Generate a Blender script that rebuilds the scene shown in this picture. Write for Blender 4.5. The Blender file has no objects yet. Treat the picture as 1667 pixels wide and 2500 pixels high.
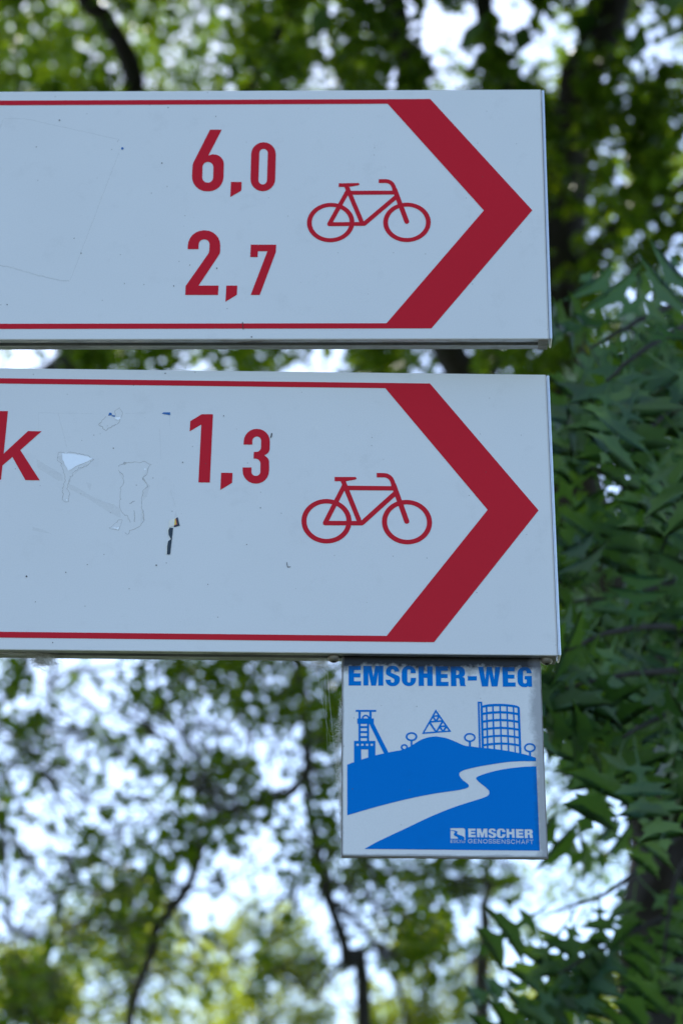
import bpy, bmesh, math, random
import numpy as np
from mathutils import Matrix, Vector
from mathutils.geometry import delaunay_2d_cdt

SC = bpy.context.scene
COL = SC.collection
rad = math.radians

# ------------------------------------------------------------------ camera
CAM_Z = 1.55                      # eye height in metres
PITCH, YAW = 0.4821, -0.0178      # looking up at the signs
LENS_PX = 5799.33                 # focal length for a 1667 x 2500 frame


def rot_x(a):
    c, s = math.cos(a), math.sin(a)
    return np.array([[1, 0, 0], [0, c, -s], [0, s, c]])


def rot_y(a):
    c, s = math.cos(a), math.sin(a)
    return np.array([[c, 0, s], [0, 1, 0], [-s, 0, c]])


def rot_z(a):
    c, s = math.cos(a), math.sin(a)
    return np.array([[c, -s, 0], [s, c, 0], [0, 0, 1]])


RC = rot_z(YAW) @ rot_x(-PITCH)   # rows: right, forward, up
cam_data = bpy.data.cameras.new('camera')
cam = bpy.data.objects.new('camera', cam_data)
COL.objects.link(cam)
m = Matrix.Identity(4)
for i in range(3):
    m[i][0], m[i][1], m[i][2] = RC[0][i], RC[2][i], -RC[1][i]
m[2][3] = CAM_Z
cam.matrix_world = m
cam_data.sensor_fit = 'VERTICAL'
cam_data.sensor_height = 36.0
cam_data.sensor_width = 24.0
cam_data.lens = LENS_PX / 2500 * 36
cam_data.clip_start = 0.05
cam_data.clip_end = 2000
cam_data.dof.use_dof = True
cam_data.dof.focus_distance = 1.87
cam_data.dof.aperture_fstop = 7.6
SC.camera = cam

# ------------------------------------------------------------------ sky, sun, exposure
SUN_EL, SUN_AZ = rad(52), rad(-24)        # azimuth from +Y (ahead), negative = to the left
world = bpy.data.worlds.new('World')
SC.world = world
world.use_nodes = True
wn = world.node_tree
sky = wn.nodes.new('ShaderNodeTexSky')
sky.sky_type = 'NISHITA'
sky.sun_disc = False
sky.sun_elevation = SUN_EL
sky.sun_rotation = SUN_AZ
sky.altitude = 50
sky.air_density = 1.0
sky.dust_density = 0.8
sky.ozone_density = 2.0
bg = wn.nodes['Background']
bg.inputs['Strength'].default_value = 0.15
wn.links.new(sky.outputs[0], bg.inputs[0])

sun_data = bpy.data.lights.new('sun', 'SUN')
sun_data.energy = 4.5
sun_data.angle = rad(0.53)
sun_data.color = (1.0, 0.95, 0.86)
sun = bpy.data.objects.new('sun', sun_data)
COL.objects.link(sun)
to_sun = Vector((math.sin(SUN_AZ) * math.cos(SUN_EL), math.cos(SUN_AZ) * math.cos(SUN_EL), math.sin(SUN_EL)))
sun.rotation_euler = to_sun.to_track_quat('Z', 'Y').to_euler()
sun.location = (0, 0, 30)

SC.view_settings.view_transform = 'Standard'
SC.view_settings.look = 'None'
SC.view_settings.gamma = 1
SC.view_settings.use_curve_mapping = False
SC.view_settings.exposure = 1.2
SC.cycles.max_bounces = 8
SC.cycles.transparent_max_bounces = 12
SC.cycles.sample_clamp_indirect = 6


def at(px, py, d):
    """world point seen at (px, py) of the 1667 x 2500 frame, d metres down the optical axis"""
    v = np.array([(px - 833.5) / LENS_PX, 1.0, -(py - 1250) / LENS_PX]) * d
    return v @ RC + np.array([0, 0, CAM_Z])


# ------------------------------------------------------------------ helpers
def link(o, parent=None, label=None, category=None, group=None, kind=None):
    COL.objects.link(o)
    if parent is not None:
        o.parent = parent
    if label:
        o['label'] = label
    if category:
        o['category'] = category
    if group:
        o['group'] = group
    if kind:
        o['kind'] = kind
    return o


def empty(name, loc, label, category, group=None, rot=None):
    o = bpy.data.objects.new(name, None)
    o.empty_display_size = 0.1
    mm = Matrix.Identity(4)
    if rot is not None:
        for i in range(3):
            for j in range(3):
                mm[i][j] = rot[i][j]
    mm.translation = Vector(loc)
    o.matrix_world = mm
    return link(o, None, label, category, group)


def mesh_obj(name, verts, faces, mat, parent=None, smooth=False, **kw):
    me = bpy.data.meshes.new(name)
    me.from_pydata([tuple(map(float, v)) for v in verts], [], [tuple(int(a) for a in f) for f in faces])
    me.materials.append(mat)
    if smooth:
        me.polygons.foreach_set('use_smooth', [True] * len(me.polygons))
    me.update()
    return link(bpy.data.objects.new(name, me), parent, **kw)


def bm_obj(name, bm, mat, parent=None, smooth=False, **kw):
    me = bpy.data.meshes.new(name)
    bmesh.ops.recalc_face_normals(bm, faces=bm.faces)
    bm.to_mesh(me)
    bm.free()
    me.materials.append(mat)
    if smooth:
        me.polygons.foreach_set('use_smooth', [True] * len(me.polygons))
    return link(bpy.data.objects.new(name, me), parent, **kw)


def box_bm(x0, x1, y0, y1, z0, z1, bevel=0.0, seg=2):
    bm = bmesh.new()
    bmesh.ops.create_cube(bm, size=1)
    for v in bm.verts:
        v.co = Vector(((x0 + x1) / 2 + v.co.x * (x1 - x0), (y0 + y1) / 2 + v.co.y * (y1 - y0), (z0 + z1) / 2 + v.co.z * (z1 - z0)))
    if bevel:
        bmesh.ops.bevel(bm, geom=bm.edges[:], offset=bevel, segments=seg, affect='EDGES')
    return bm


def winding(poly, P):
    """nonzero winding number of points P in a closed polygon"""
    poly = np.asarray(poly, float)
    a = poly
    b = np.roll(poly, -1, 0)
    w = np.zeros(len(P))
    for (x0, y0), (x1, y1) in zip(a, b):
        cr = (x1 - x0) * (P[:, 1] - y0) - (P[:, 0] - x0) * (y1 - y0)
        w += ((y0 <= P[:, 1]) & (y1 > P[:, 1]) & (cr > 0)).astype(int)
        w -= ((y0 > P[:, 1]) & (y1 <= P[:, 1]) & (cr < 0)).astype(int)
    return w


def print_mesh(name, layers, depth, mat, parent, **kw):
    """flat film cut from a stack of added ('+') and cut-out ('-') outlines given in mm"""
    V, E = [], []
    for op, pl in layers:
        k = len(V)
        V += [Vector(p) for p in pl]
        E += [(k + i, k + (i + 1) % len(pl)) for i in range(len(pl))]
    vo, eo, fo, _, _, _ = delaunay_2d_cdt(V, E, [], 0, 1e-4)
    vo = np.array([tuple(v) for v in vo])
    fo = np.array(fo)
    cen = vo[fo].mean(1)
    keep = np.zeros(len(fo), bool)
    for op, pl in layers:
        keep[winding(pl, cen) != 0] = (op == '+')
    fo = fo[keep]
    verts = np.stack([vo[:, 0] / 1000, np.full(len(vo), -depth), vo[:, 1] / 1000], -1)
    # face the film to -Y
    out = []
    for f in fo:
        a, b, c = verts[f]
        n = np.cross(b - a, c - a)
        out.append(f if n[1] < 0 else f[::-1])
    return mesh_obj(name, verts, out, mat, parent, **kw)


# ------------------------------------------------------------------ materials
def nodes_mat(name):
    mt = bpy.data.materials.new(name)
    mt.use_nodes = True
    nt = mt.node_tree
    return mt, nt, nt.nodes['Principled BSDF']


def N(nt, kind, **kw):
    n = nt.nodes.new(kind)
    for k, v in kw.items():
        if k in n.inputs:
            n.inputs[k].default_value = v
        else:
            setattr(n, k, v)
    return n


def ramp(nt, fac, stops, interp='LINEAR'):
    r = nt.nodes.new('ShaderNodeValToRGB')
    r.color_ramp.interpolation = interp
    els = r.color_ramp.elements
    while len(els) < len(stops):
        els.new(0.5)
    for e, (p, c) in zip(els, stops):
        e.position = p
        e.color = c if len(c) == 4 else (*c, 1)
    nt.links.new(fac, r.inputs[0])
    return r


def mixc(nt, fac, a, b, mode='MIX'):
    n = nt.nodes.new('ShaderNodeMix')
    n.data_type = 'RGBA'
    n.blend_type = mode
    for sock, val in ((n.inputs[0], fac), (n.inputs[6], a), (n.inputs[7], b)):
        if hasattr(val, 'is_output'):
            nt.links.new(val, sock)
        elif isinstance(val, (int, float)):
            sock.default_value = val
        else:
            sock.default_value = (*val, 1) if len(val) == 3 else val
    return n.outputs[2]


def math_n(nt, op, a, b=None, c=None):
    n = nt.nodes.new('ShaderNodeMath')
    n.operation = op
    for i, v in enumerate((a, b, c)):
        if v is None:
            continue
        if hasattr(v, 'is_output'):
            nt.links.new(v, n.inputs[i])
        else:
            n.inputs[i].default_value = v
    return n.outputs[0]


def noise(nt, co, scale, detail=4, rough=0.6):
    n = N(nt, 'ShaderNodeTexNoise', Scale=scale, Detail=detail, Roughness=rough)
    nt.links.new(co, n.inputs['Vector'])
    return n.outputs[0]


def film_mat(name, col, grime=0.35, edge=None, rough=0.32, wob_amt=1.0, spec=0.3):
    """printed sign film: faint mottling, tiny dirt specks, optional grime creeping in from the plate's edges"""
    mt, nt, b = nodes_mat(name)
    tc = N(nt, 'ShaderNodeTexCoord')
    co = tc.outputs['Object']
    big = noise(nt, co, 6, 3)
    fine = noise(nt, co, 900, 2)
    blot = noise(nt, co, 38, 6, 0.7)
    c = mixc(nt, ramp(nt, big, [(0.35, (0, 0, 0)), (0.7, (1, 1, 1))]).outputs[0], col, [x * 0.965 for x in col])
    c = mixc(nt, ramp(nt, fine, [(0.4, (0, 0, 0)), (0.62, (0.05, 0.05, 0.05))]).outputs[0], c, [x * 0.35 for x in col])
    c = mixc(nt, ramp(nt, blot, [(0.56, (0, 0, 0)), (0.80, (grime, grime, grime))]).outputs[0], c, [x * 0.45 for x in col])
    vor = N(nt, 'ShaderNodeTexVoronoi', Scale=75.0)
    nt.links.new(co, vor.inputs['Vector'])
    sp = ramp(nt, vor.outputs['Distance'], [(0.022, (0.55, 0.55, 0.55)), (0.05, (0, 0, 0))]).outputs[0]
    c = mixc(nt, sp, c, (0.10, 0.09, 0.08))
    if edge:
        sep = N(nt, 'ShaderNodeSeparateXYZ')
        nt.links.new(co, sep.inputs[0])
        x, z = sep.outputs[0], sep.outputs[2]
        n1 = noise(nt, co, 160, 6, 0.75)
        n2 = noise(nt, co, 28, 5, 0.65)
        wob = math_n(nt, 'ADD', math_n(nt, 'MULTIPLY', math_n(nt, 'SUBTRACT', n1, 0.5), 0.016 * wob_amt), math_n(nt, 'MULTIPLY', math_n(nt, 'SUBTRACT', n2, 0.5), 0.018 * wob_amt))
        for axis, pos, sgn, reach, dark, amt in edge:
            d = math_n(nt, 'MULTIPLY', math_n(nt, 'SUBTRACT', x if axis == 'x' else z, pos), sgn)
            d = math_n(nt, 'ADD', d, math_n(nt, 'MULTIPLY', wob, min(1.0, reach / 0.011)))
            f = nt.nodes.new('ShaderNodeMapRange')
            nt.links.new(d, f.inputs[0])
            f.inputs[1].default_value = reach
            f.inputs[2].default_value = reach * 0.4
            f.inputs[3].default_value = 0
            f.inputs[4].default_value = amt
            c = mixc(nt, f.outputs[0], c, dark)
    nt.links.new(c, b.inputs['Base Color'])
    b.inputs['Roughness'].default_value = rough
    b.inputs['IOR'].default_value = 1.45
    b.inputs['Specular IOR Level'].default_value = spec
    bump = N(nt, 'ShaderNodeBump', Strength=0.05, Distance=0.001)
    nt.links.new(fine, bump.inputs['Height'])
    nt.links.new(bump.outputs[0], b.inputs['Normal'])
    return mt


def flat_mat(name, col, rough=0.5, metal=0.0, var=0.15, scale=60):
    mt, nt, b = nodes_mat(name)
    tc = N(nt, 'ShaderNodeTexCoord')
    n = noise(nt, tc.outputs['Object'], scale, 5)
    c = mixc(nt, n, [x * (1 - var) for x in col], [min(1, x * (1 + var)) for x in col])
    nt.links.new(c, b.inputs['Base Color'])
    b.inputs['Roughness'].default_value = rough
    b.inputs['Metallic'].default_value = metal
    return mt


def alu_mat(name, col=(0.55, 0.56, 0.57), dirt=0.5, rough=0.38, metal=0.85):
    """weathered aluminium profile with brown dirt in blotches"""
    mt, nt, b = nodes_mat(name)
    tc = N(nt, 'ShaderNodeTexCoord')
    co = tc.outputs['Object']
    mp = N(nt, 'ShaderNodeMapping')
    mp.inputs['Scale'].default_value = (0.25, 1, 1)
    nt.links.new(co, mp.inputs[0])
    d = ramp(nt, noise(nt, mp.outputs[0], 140, 7, 0.7), [(0.42, (0, 0, 0)), (0.72, (dirt, dirt, dirt))]).outputs[0]
    c = mixc(nt, d, col, (0.10, 0.075, 0.05))
    nt.links.new(c, b.inputs['Base Color'])
    inv = math_n(nt, 'SUBTRACT', metal, math_n(nt, 'MULTIPLY', d, metal))
    nt.links.new(inv, b.inputs['Metallic'])
    rr = math_n(nt, 'ADD', math_n(nt, 'MULTIPLY', d, 0.5), rough)
    nt.links.new(rr, b.inputs['Roughness'])
    return mt


def veil_mat(name, col, alpha, scale=400):
    """thin translucent residue of glue and dirt"""
    mt, nt, b = nodes_mat(name)
    tc = N(nt, 'ShaderNodeTexCoord')
    n = noise(nt, tc.outputs['Object'], scale, 4)
    a = ramp(nt, n, [(0.3, (alpha * 0.4,) * 3), (0.7, (alpha,) * 3)]).outputs[0]
    b.inputs['Base Color'].default_value = (*col, 1)
    b.inputs['Roughness'].default_value = 0.7
    nt.links.new(a, b.inputs['Alpha'])
    return mt


def leaf_mat(name, top, thru, gloss=0.35, thru_amt=0.5, spec=0.35):
    """leaf blade: reflected colour, light shining through, waxy sheen; tint varies leaf by leaf"""
    mt, nt, b = nodes_mat(name)
    nt.nodes.remove(b)
    out = nt.nodes['Material Output']
    at_ = N(nt, 'ShaderNodeAttribute')
    at_.attribute_name = 'tint'
    oi = N(nt, 'ShaderNodeObjectInfo')
    t = math_n(nt, 'FRACT', math_n(nt, 'ADD', at_.outputs['Fac'], oi.outputs['Random']))
    c1 = mixc(nt, t, [x * 0.7 for x in top], [x * 1.35 for x in top])
    c2 = mixc(nt, t, [thru[0] * 0.65, thru[1] * 0.8, thru[2]], [thru[0] * 1.25, thru[1] * 1.15, thru[2] * 1.0])
    df = N(nt, 'ShaderNodeBsdfPrincipled', Roughness=gloss)
    df.inputs['Specular IOR Level'].default_value = spec
    tr = N(nt, 'ShaderNodeBsdfTranslucent')
    nt.links.new(c1, df.inputs['Base Color'])
    nt.links.new(c2, tr.inputs[0])
    ad = N(nt, 'ShaderNodeMixShader')
    ad.inputs[0].default_value = thru_amt
    nt.links.new(df.outputs[0], ad.inputs[1])
    nt.links.new(tr.outputs[0], ad.inputs[2])
    nt.links.new(ad.outputs[0], out.inputs[0])
    return mt


def bark_mat(name, col):
    mt, nt, b = nodes_mat(name)
    tc = N(nt, 'ShaderNodeTexCoord')
    mp = N(nt, 'ShaderNodeMapping')
    mp.inputs['Scale'].default_value = (1, 1, 0.22)
    nt.links.new(tc.outputs['Object'], mp.inputs[0])
    n = noise(nt, mp.outputs[0], 42, 8, 0.7)
    moss = noise(nt, tc.outputs['Object'], 6, 4)
    c = ramp(nt, n, [(0.3, [x * 0.45 for x in col]), (0.55, col), (0.75, [x * 1.6 for x in col])]).outputs[0]
    c = mixc(nt, ramp(nt, moss, [(0.5, (0, 0, 0)), (0.7, (0.5, 0.5, 0.5))]).outputs[0], c, (0.022, 0.032, 0.011))
    nt.links.new(c, b.inputs['Base Color'])
    b.inputs['Roughness'].default_value = 0.9
    bp = N(nt, 'ShaderNodeBump', Strength=0.9, Distance=0.02)
    nt.links.new(n, bp.inputs['Height'])
    nt.links.new(bp.outputs[0], b.inputs['Normal'])
    return mt


WHITE = (0.775, 0.78, 0.805)
M_FACE = film_mat('sign_white_film', WHITE, grime=0.16, edge=[('x', 0.0, -1, 0.0016, (0.42, 0.38, 0.33), 0.5)], wob_amt=0.25)
M_RED = film_mat('sign_red_film', (0.62, 0.010, 0.024), grime=0.06, spec=0.18)
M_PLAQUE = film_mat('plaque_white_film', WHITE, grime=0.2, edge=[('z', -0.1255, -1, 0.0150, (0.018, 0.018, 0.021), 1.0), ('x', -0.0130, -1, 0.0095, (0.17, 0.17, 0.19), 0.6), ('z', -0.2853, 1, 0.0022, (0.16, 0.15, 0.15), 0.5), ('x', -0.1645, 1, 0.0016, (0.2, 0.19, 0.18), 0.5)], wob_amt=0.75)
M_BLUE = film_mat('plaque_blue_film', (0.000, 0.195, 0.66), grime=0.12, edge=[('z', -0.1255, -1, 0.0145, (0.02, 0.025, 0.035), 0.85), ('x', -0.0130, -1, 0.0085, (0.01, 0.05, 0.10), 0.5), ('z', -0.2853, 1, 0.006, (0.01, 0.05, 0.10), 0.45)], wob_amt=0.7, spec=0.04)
M_ALU = alu_mat('aluminium_profile', dirt=0.75)
M_ALU_DULL = alu_mat('aluminium_groove', (0.32, 0.31, 0.30), dirt=0.85, rough=0.55, metal=0.5)
M_STRIP = alu_mat('aluminium_edge_strip', (0.80, 0.81, 0.82), dirt=0.12, rough=0.30)
M_SCREW = alu_mat('screw_steel', (0.30, 0.28, 0.26), dirt=0.7, rough=0.45)
M_DARK = flat_mat('screw_recess', (0.015, 0.013, 0.012), 0.8)
M_FOIL = flat_mat('bare_reflective_foil', (0.95, 0.95, 0.96), 0.30, 0.25, 0.05, 300)
M_SBLUE = flat_mat('sticker_blue_print', (0.01, 0.13, 0.42), 0.5)
M_SDARK = flat_mat('sticker_dark_print', (0.016, 0.035, 0.055), 0.5)
M_SWHITE = flat_mat('sticker_white_paper', (0.82, 0.80, 0.74), 0.7)
M_SYELL = flat_mat('sticker_yellow_print', (0.80, 0.55, 0.10), 0.6)
M_SRED = flat_mat('sticker_red_print', (0.45, 0.05, 0.05), 0.6)
M_RESID = veil_mat('glue_edge_dirt', (0.24, 0.21, 0.17), 0.42)
M_GHOST = veil_mat('glue_ghost', (0.42, 0.39, 0.33), 0.085)
M_GHOST_UP = veil_mat('glue_ghost_faint', (0.36, 0.34, 0.31), 0.17)
M_SPECK = flat_mat('dirt_speck', (0.06, 0.05, 0.045), 0.9)
M_WEB = flat_mat('spider_silk', (0.55, 0.54, 0.50), 0.6)
M_ZINC = alu_mat('galvanised_steel', (0.50, 0.51, 0.52), dirt=0.3, rough=0.5)
M_BARK = bark_mat('oak_bark', (0.028, 0.021, 0.016))
M_BARK2 = bark_mat('grey_bark', (0.040, 0.034, 0.028))
M_OAK = leaf_mat('oak_leaf', (0.026, 0.085, 0.024), (0.11, 0.22, 0.010), 0.40, 0.38, 0.6)
M_LEAF = leaf_mat('canopy_leaf', (0.017, 0.044, 0.007), (0.185, 0.29, 0.010), 0.40, 0.5, 0.10)
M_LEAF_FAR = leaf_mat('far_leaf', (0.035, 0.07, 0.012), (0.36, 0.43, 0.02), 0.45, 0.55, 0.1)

PRINT = {
 'digits_six_zero': [
  ('+', [(-281.53,83.75),(-271.46,83.7),(-281.86,56.81),(-279.05,57.89),(-278.88,57.95),(-278.71,57.98),(-278.54,57.99),(-277.21,57.98),(-274.96,57.61),(-272.84,56.52),(-271,54.8),(-269.58,52.58),(-268.68,50.01),(-268.36,47.27),(-268.24,34.44),(-268.61,30.68),(-269.75,27.2),(-271.6,24.23),(-274.03,21.96),(-276.88,20.55),(-279.97,20.08),(-281.91,20.08),(-285.2,20.63),(-288.3,22.22),(-290.98,24.74),(-293.05,28),(-294.36,31.77),(-294.81,35.78),(-294.82,45.73),(-294.74,47.18),(-294.5,48.59),(-294.09,49.93)]),
  ('-', [(-286.31,44.82),(-286.19,46.21),(-285.78,47.5),(-285.11,48.6),(-284.23,49.44),(-283.18,49.96),(-282.05,50.14),(-281.83,50.14),(-280.65,49.94),(-279.53,49.38),(-278.56,48.48),(-277.81,47.31),(-277.33,45.96),(-277.14,44.53),(-276.97,34.07),(-277.09,32.73),(-277.49,31.49),(-278.14,30.43),(-279,29.62),(-280.02,29.11),(-281.11,28.94),(-281.53,28.94),(-282.67,29.13),(-283.76,29.68),(-284.7,30.54),(-285.43,31.67),(-285.9,32.97),(-286.09,34.36)]),
  ('+', [(-261.83,29.57),(-252.81,29.53),(-252.75,20.67),(-261.87,14.15)]),
  ('+', [(-245.75,58.07),(-245.43,61.27),(-244.46,64.25),(-242.88,66.79),(-240.81,68.73),(-238.39,69.95),(-235.76,70.36),(-235.42,70.36),(-232.73,69.91),(-230.21,68.61),(-228.03,66.57),(-226.35,63.91),(-225.29,60.84),(-224.91,57.56),(-224.74,32.19),(-225.06,29.02),(-226.03,26.08),(-227.6,23.57),(-229.66,21.65),(-232.06,20.46),(-234.67,20.05),(-235.05,20.06),(-237.72,20.5),(-240.23,21.77),(-242.41,23.8),(-244.09,26.42),(-245.16,29.47),(-245.54,32.73)]),
  ('-', [(-238.84,59.31),(-238.73,60.41),(-238.39,61.43),(-237.85,62.3),(-237.13,62.96),(-236.3,63.37),(-235.4,63.51),(-235.28,63.51),(-234.37,63.36),(-233.51,62.92),(-232.76,62.21),(-232.19,61.31),(-231.83,60.26),(-231.71,59.14),(-231.64,31.13),(-231.75,30.04),(-232.09,29.03),(-232.63,28.18),(-233.33,27.52),(-234.16,27.11),(-235.05,26.97),(-235.22,26.97),(-236.14,27.13),(-237,27.57),(-237.75,28.27),(-238.33,29.18),(-238.69,30.23),(-238.81,31.35)]),
 ],
 'digits_two_seven': [
  ('+', [(-295.25,-37.93),(-295.32,-34.71),(-294.97,-30.68),(-293.77,-26.95),(-291.8,-23.75),(-289.17,-21.31),(-286.08,-19.77),(-282.72,-19.26),(-281.43,-19.26),(-278.13,-19.8),(-275.02,-21.36),(-272.33,-23.82),(-270.24,-27.01),(-268.91,-30.71),(-268.42,-34.64),(-268.35,-39.99),(-268.44,-41.35),(-268.74,-42.65),(-269.24,-43.86),(-284.78,-73.7),(-268.39,-73.73),(-268.5,-82.83),(-295.32,-82.78),(-295.36,-74.07),(-278.3,-42.94),(-277.78,-41.75),(-277.45,-40.45),(-277.34,-39.09),(-277.32,-33.65),(-277.47,-32.28),(-277.91,-30.99),(-278.63,-29.87),(-279.56,-29),(-280.64,-28.45),(-281.79,-28.26),(-282.09,-28.26),(-283.24,-28.44),(-284.3,-28.97),(-285.19,-29.81),(-285.86,-30.91),(-286.27,-32.19),(-286.38,-33.57),(-286.25,-37.96)]),
  ('+', [(-262.04,-73.75),(-253.01,-73.77),(-253.1,-82.67),(-262.14,-89.42)]),
  ('+', [(-243.21,-33.63),(-222.19,-33.69),(-222.34,-40.88),(-234.36,-82.9),(-241.81,-82.89),(-229.32,-40.12),(-237.18,-40.1),(-237.23,-45.87),(-243.29,-45.85)]),
 ],
 'digits_one_three': [
  ('+', [(-278.51,83.91),(-269.45,84.04),(-270.13,21.57),(-279.16,21.57),(-278.54,74.35),(-287.59,67.97),(-287.47,77.37)]),
  ('+', [(-261.44,30.51),(-252.38,30.51),(-252.53,21.56),(-261.66,14.97)]),
  ('+', [(-244.23,56.33),(-244.23,59.25),(-243.89,62.26),(-242.89,65.06),(-241.3,67.48),(-239.21,69.34),(-236.78,70.52),(-234.15,70.95),(-233.58,70.96),(-230.92,70.58),(-228.43,69.42),(-226.29,67.55),(-224.65,65.1),(-223.63,62.25),(-223.3,59.21),(-223.35,52.74),(-223.52,51.35),(-223.98,50.05),(-224.71,48.93),(-225.67,48.06),(-227.55,46.75),(-225.65,45.23),(-224.54,44.01),(-223.82,42.45),(-223.55,40.72),(-223.45,32.79),(-223.76,29.78),(-224.74,26.97),(-226.32,24.55),(-228.4,22.69),(-230.84,21.5),(-233.47,21.08),(-234,21.07),(-236.68,21.44),(-239.19,22.59),(-241.36,24.45),(-243.04,26.88),(-244.11,29.72),(-244.49,32.78),(-244.51,35.53),(-237.49,35.63),(-237.47,31.87),(-237.34,30.88),(-237,29.95),(-236.45,29.15),(-235.74,28.55),(-234.92,28.17),(-234.04,28.05),(-233.7,28.05),(-232.85,28.19),(-232.06,28.57),(-231.38,29.17),(-230.87,29.94),(-230.54,30.84),(-230.43,31.81),(-230.42,39),(-230.56,40.22),(-230.98,41.35),(-231.64,42.33),(-232.5,43.07),(-233.5,43.54),(-234.57,43.69),(-236.04,43.67),(-235.95,49.73),(-233.94,49.81),(-232.99,49.98),(-232.11,50.42),(-231.36,51.1),(-230.79,51.98),(-230.43,52.99),(-230.3,54.08),(-230.28,60.07),(-230.39,61.07),(-230.73,62.02),(-231.28,62.82),(-231.99,63.44),(-232.81,63.83),(-233.69,63.95),(-233.69,63.95),(-234.63,63.8),(-235.49,63.38),(-236.24,62.72),(-236.8,61.86),(-237.16,60.86),(-237.28,59.79),(-237.28,56.42)]),
 ],
 'letter_k': [
  ('+', [(-443.31,84.6),(-433.98,84.66),(-434.67,45.59),(-416.74,66.42),(-405.84,66.4),(-421.72,48.93),(-404.52,21.77),(-415.88,21.85),(-427.55,42.63),(-434.91,34.8),(-435.17,21.92),(-444.36,21.96)]),
 ],
 'bicycle': [
  ('+', [(-157.91,-11.67),(-158.08,-9.1),(-158.58,-6.57),(-159.41,-4.13),(-160.55,-1.82),(-161.98,0.32),(-163.68,2.25),(-165.61,3.95),(-167.76,5.38),(-170.07,6.52),(-172.5,7.35),(-175.03,7.85),(-177.6,8.02),(-180.17,7.85),(-182.7,7.35),(-185.14,6.52),(-187.44,5.38),(-189.59,3.95),(-191.52,2.25),(-193.22,0.32),(-194.65,-1.82),(-195.79,-4.13),(-196.62,-6.57),(-197.12,-9.1),(-197.29,-11.67),(-197.12,-14.24),(-196.62,-16.77),(-195.79,-19.2),(-194.65,-21.51),(-193.22,-23.66),(-191.52,-25.59),(-189.59,-27.29),(-187.44,-28.72),(-185.14,-29.86),(-182.7,-30.69),(-180.17,-31.19),(-177.6,-31.36),(-175.03,-31.19),(-172.5,-30.69),(-170.07,-29.86),(-167.76,-28.72),(-165.61,-27.29),(-163.68,-25.59),(-161.98,-23.66),(-160.55,-21.51),(-159.41,-19.2),(-158.58,-16.77),(-158.08,-14.24)]),
  ('-', [(-161.89,-11.67),(-162.02,-9.62),(-162.42,-7.6),(-163.08,-5.66),(-163.99,-3.81),(-165.13,-2.1),(-166.49,-0.56),(-168.03,0.8),(-169.74,1.94),(-171.59,2.85),(-173.53,3.51),(-175.55,3.91),(-177.6,4.04),(-179.65,3.91),(-181.67,3.51),(-183.61,2.85),(-185.46,1.94),(-187.17,0.8),(-188.71,-0.56),(-190.07,-2.1),(-191.21,-3.81),(-192.12,-5.66),(-192.78,-7.6),(-193.18,-9.62),(-193.31,-11.67),(-193.18,-13.72),(-192.78,-15.74),(-192.12,-17.68),(-191.21,-19.53),(-190.07,-21.23),(-188.71,-22.78),(-187.17,-24.14),(-185.46,-25.28),(-183.61,-26.19),(-181.67,-26.85),(-179.65,-27.25),(-177.6,-27.38),(-175.55,-27.25),(-173.53,-26.85),(-171.59,-26.19),(-169.74,-25.28),(-168.03,-24.14),(-166.49,-22.78),(-165.13,-21.23),(-163.99,-19.53),(-163.08,-17.68),(-162.42,-15.74),(-162.02,-13.72)]),
  ('+', [(-94.7,-11.67),(-94.87,-9.1),(-95.37,-6.57),(-96.2,-4.13),(-97.34,-1.82),(-98.77,0.32),(-100.47,2.25),(-102.41,3.95),(-104.55,5.38),(-106.86,6.52),(-109.3,7.35),(-111.82,7.85),(-114.39,8.02),(-116.96,7.85),(-119.49,7.35),(-121.93,6.52),(-124.24,5.38),(-126.38,3.95),(-128.31,2.25),(-130.01,0.32),(-131.44,-1.82),(-132.58,-4.13),(-133.41,-6.57),(-133.91,-9.1),(-134.08,-11.67),(-133.91,-14.24),(-133.41,-16.77),(-132.58,-19.2),(-131.44,-21.51),(-130.01,-23.66),(-128.31,-25.59),(-126.38,-27.29),(-124.24,-28.72),(-121.93,-29.86),(-119.49,-30.69),(-116.96,-31.19),(-114.39,-31.36),(-111.82,-31.19),(-109.3,-30.69),(-106.86,-29.86),(-104.55,-28.72),(-102.41,-27.29),(-100.47,-25.59),(-98.77,-23.66),(-97.34,-21.51),(-96.2,-19.2),(-95.37,-16.77),(-94.87,-14.24)]),
  ('-', [(-98.68,-11.67),(-98.81,-9.62),(-99.21,-7.6),(-99.88,-5.66),(-100.78,-3.81),(-101.93,-2.1),(-103.28,-0.56),(-104.83,0.8),(-106.54,1.94),(-108.38,2.85),(-110.33,3.51),(-112.34,3.91),(-114.39,4.04),(-116.44,3.91),(-118.46,3.51),(-120.4,2.85),(-122.25,1.94),(-123.96,0.8),(-125.5,-0.56),(-126.86,-2.1),(-128,-3.81),(-128.91,-5.66),(-129.57,-7.6),(-129.97,-9.62),(-130.1,-11.67),(-129.97,-13.72),(-129.57,-15.74),(-128.91,-17.68),(-128,-19.53),(-126.86,-21.23),(-125.5,-22.78),(-123.96,-24.14),(-122.25,-25.28),(-120.4,-26.19),(-118.46,-26.85),(-116.44,-27.25),(-114.39,-27.38),(-112.34,-27.25),(-110.33,-26.85),(-108.38,-26.19),(-106.54,-25.28),(-104.83,-24.14),(-103.28,-22.78),(-101.93,-21.23),(-100.78,-19.53),(-99.88,-17.68),(-99.21,-15.74),(-98.81,-13.72)]),
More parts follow.
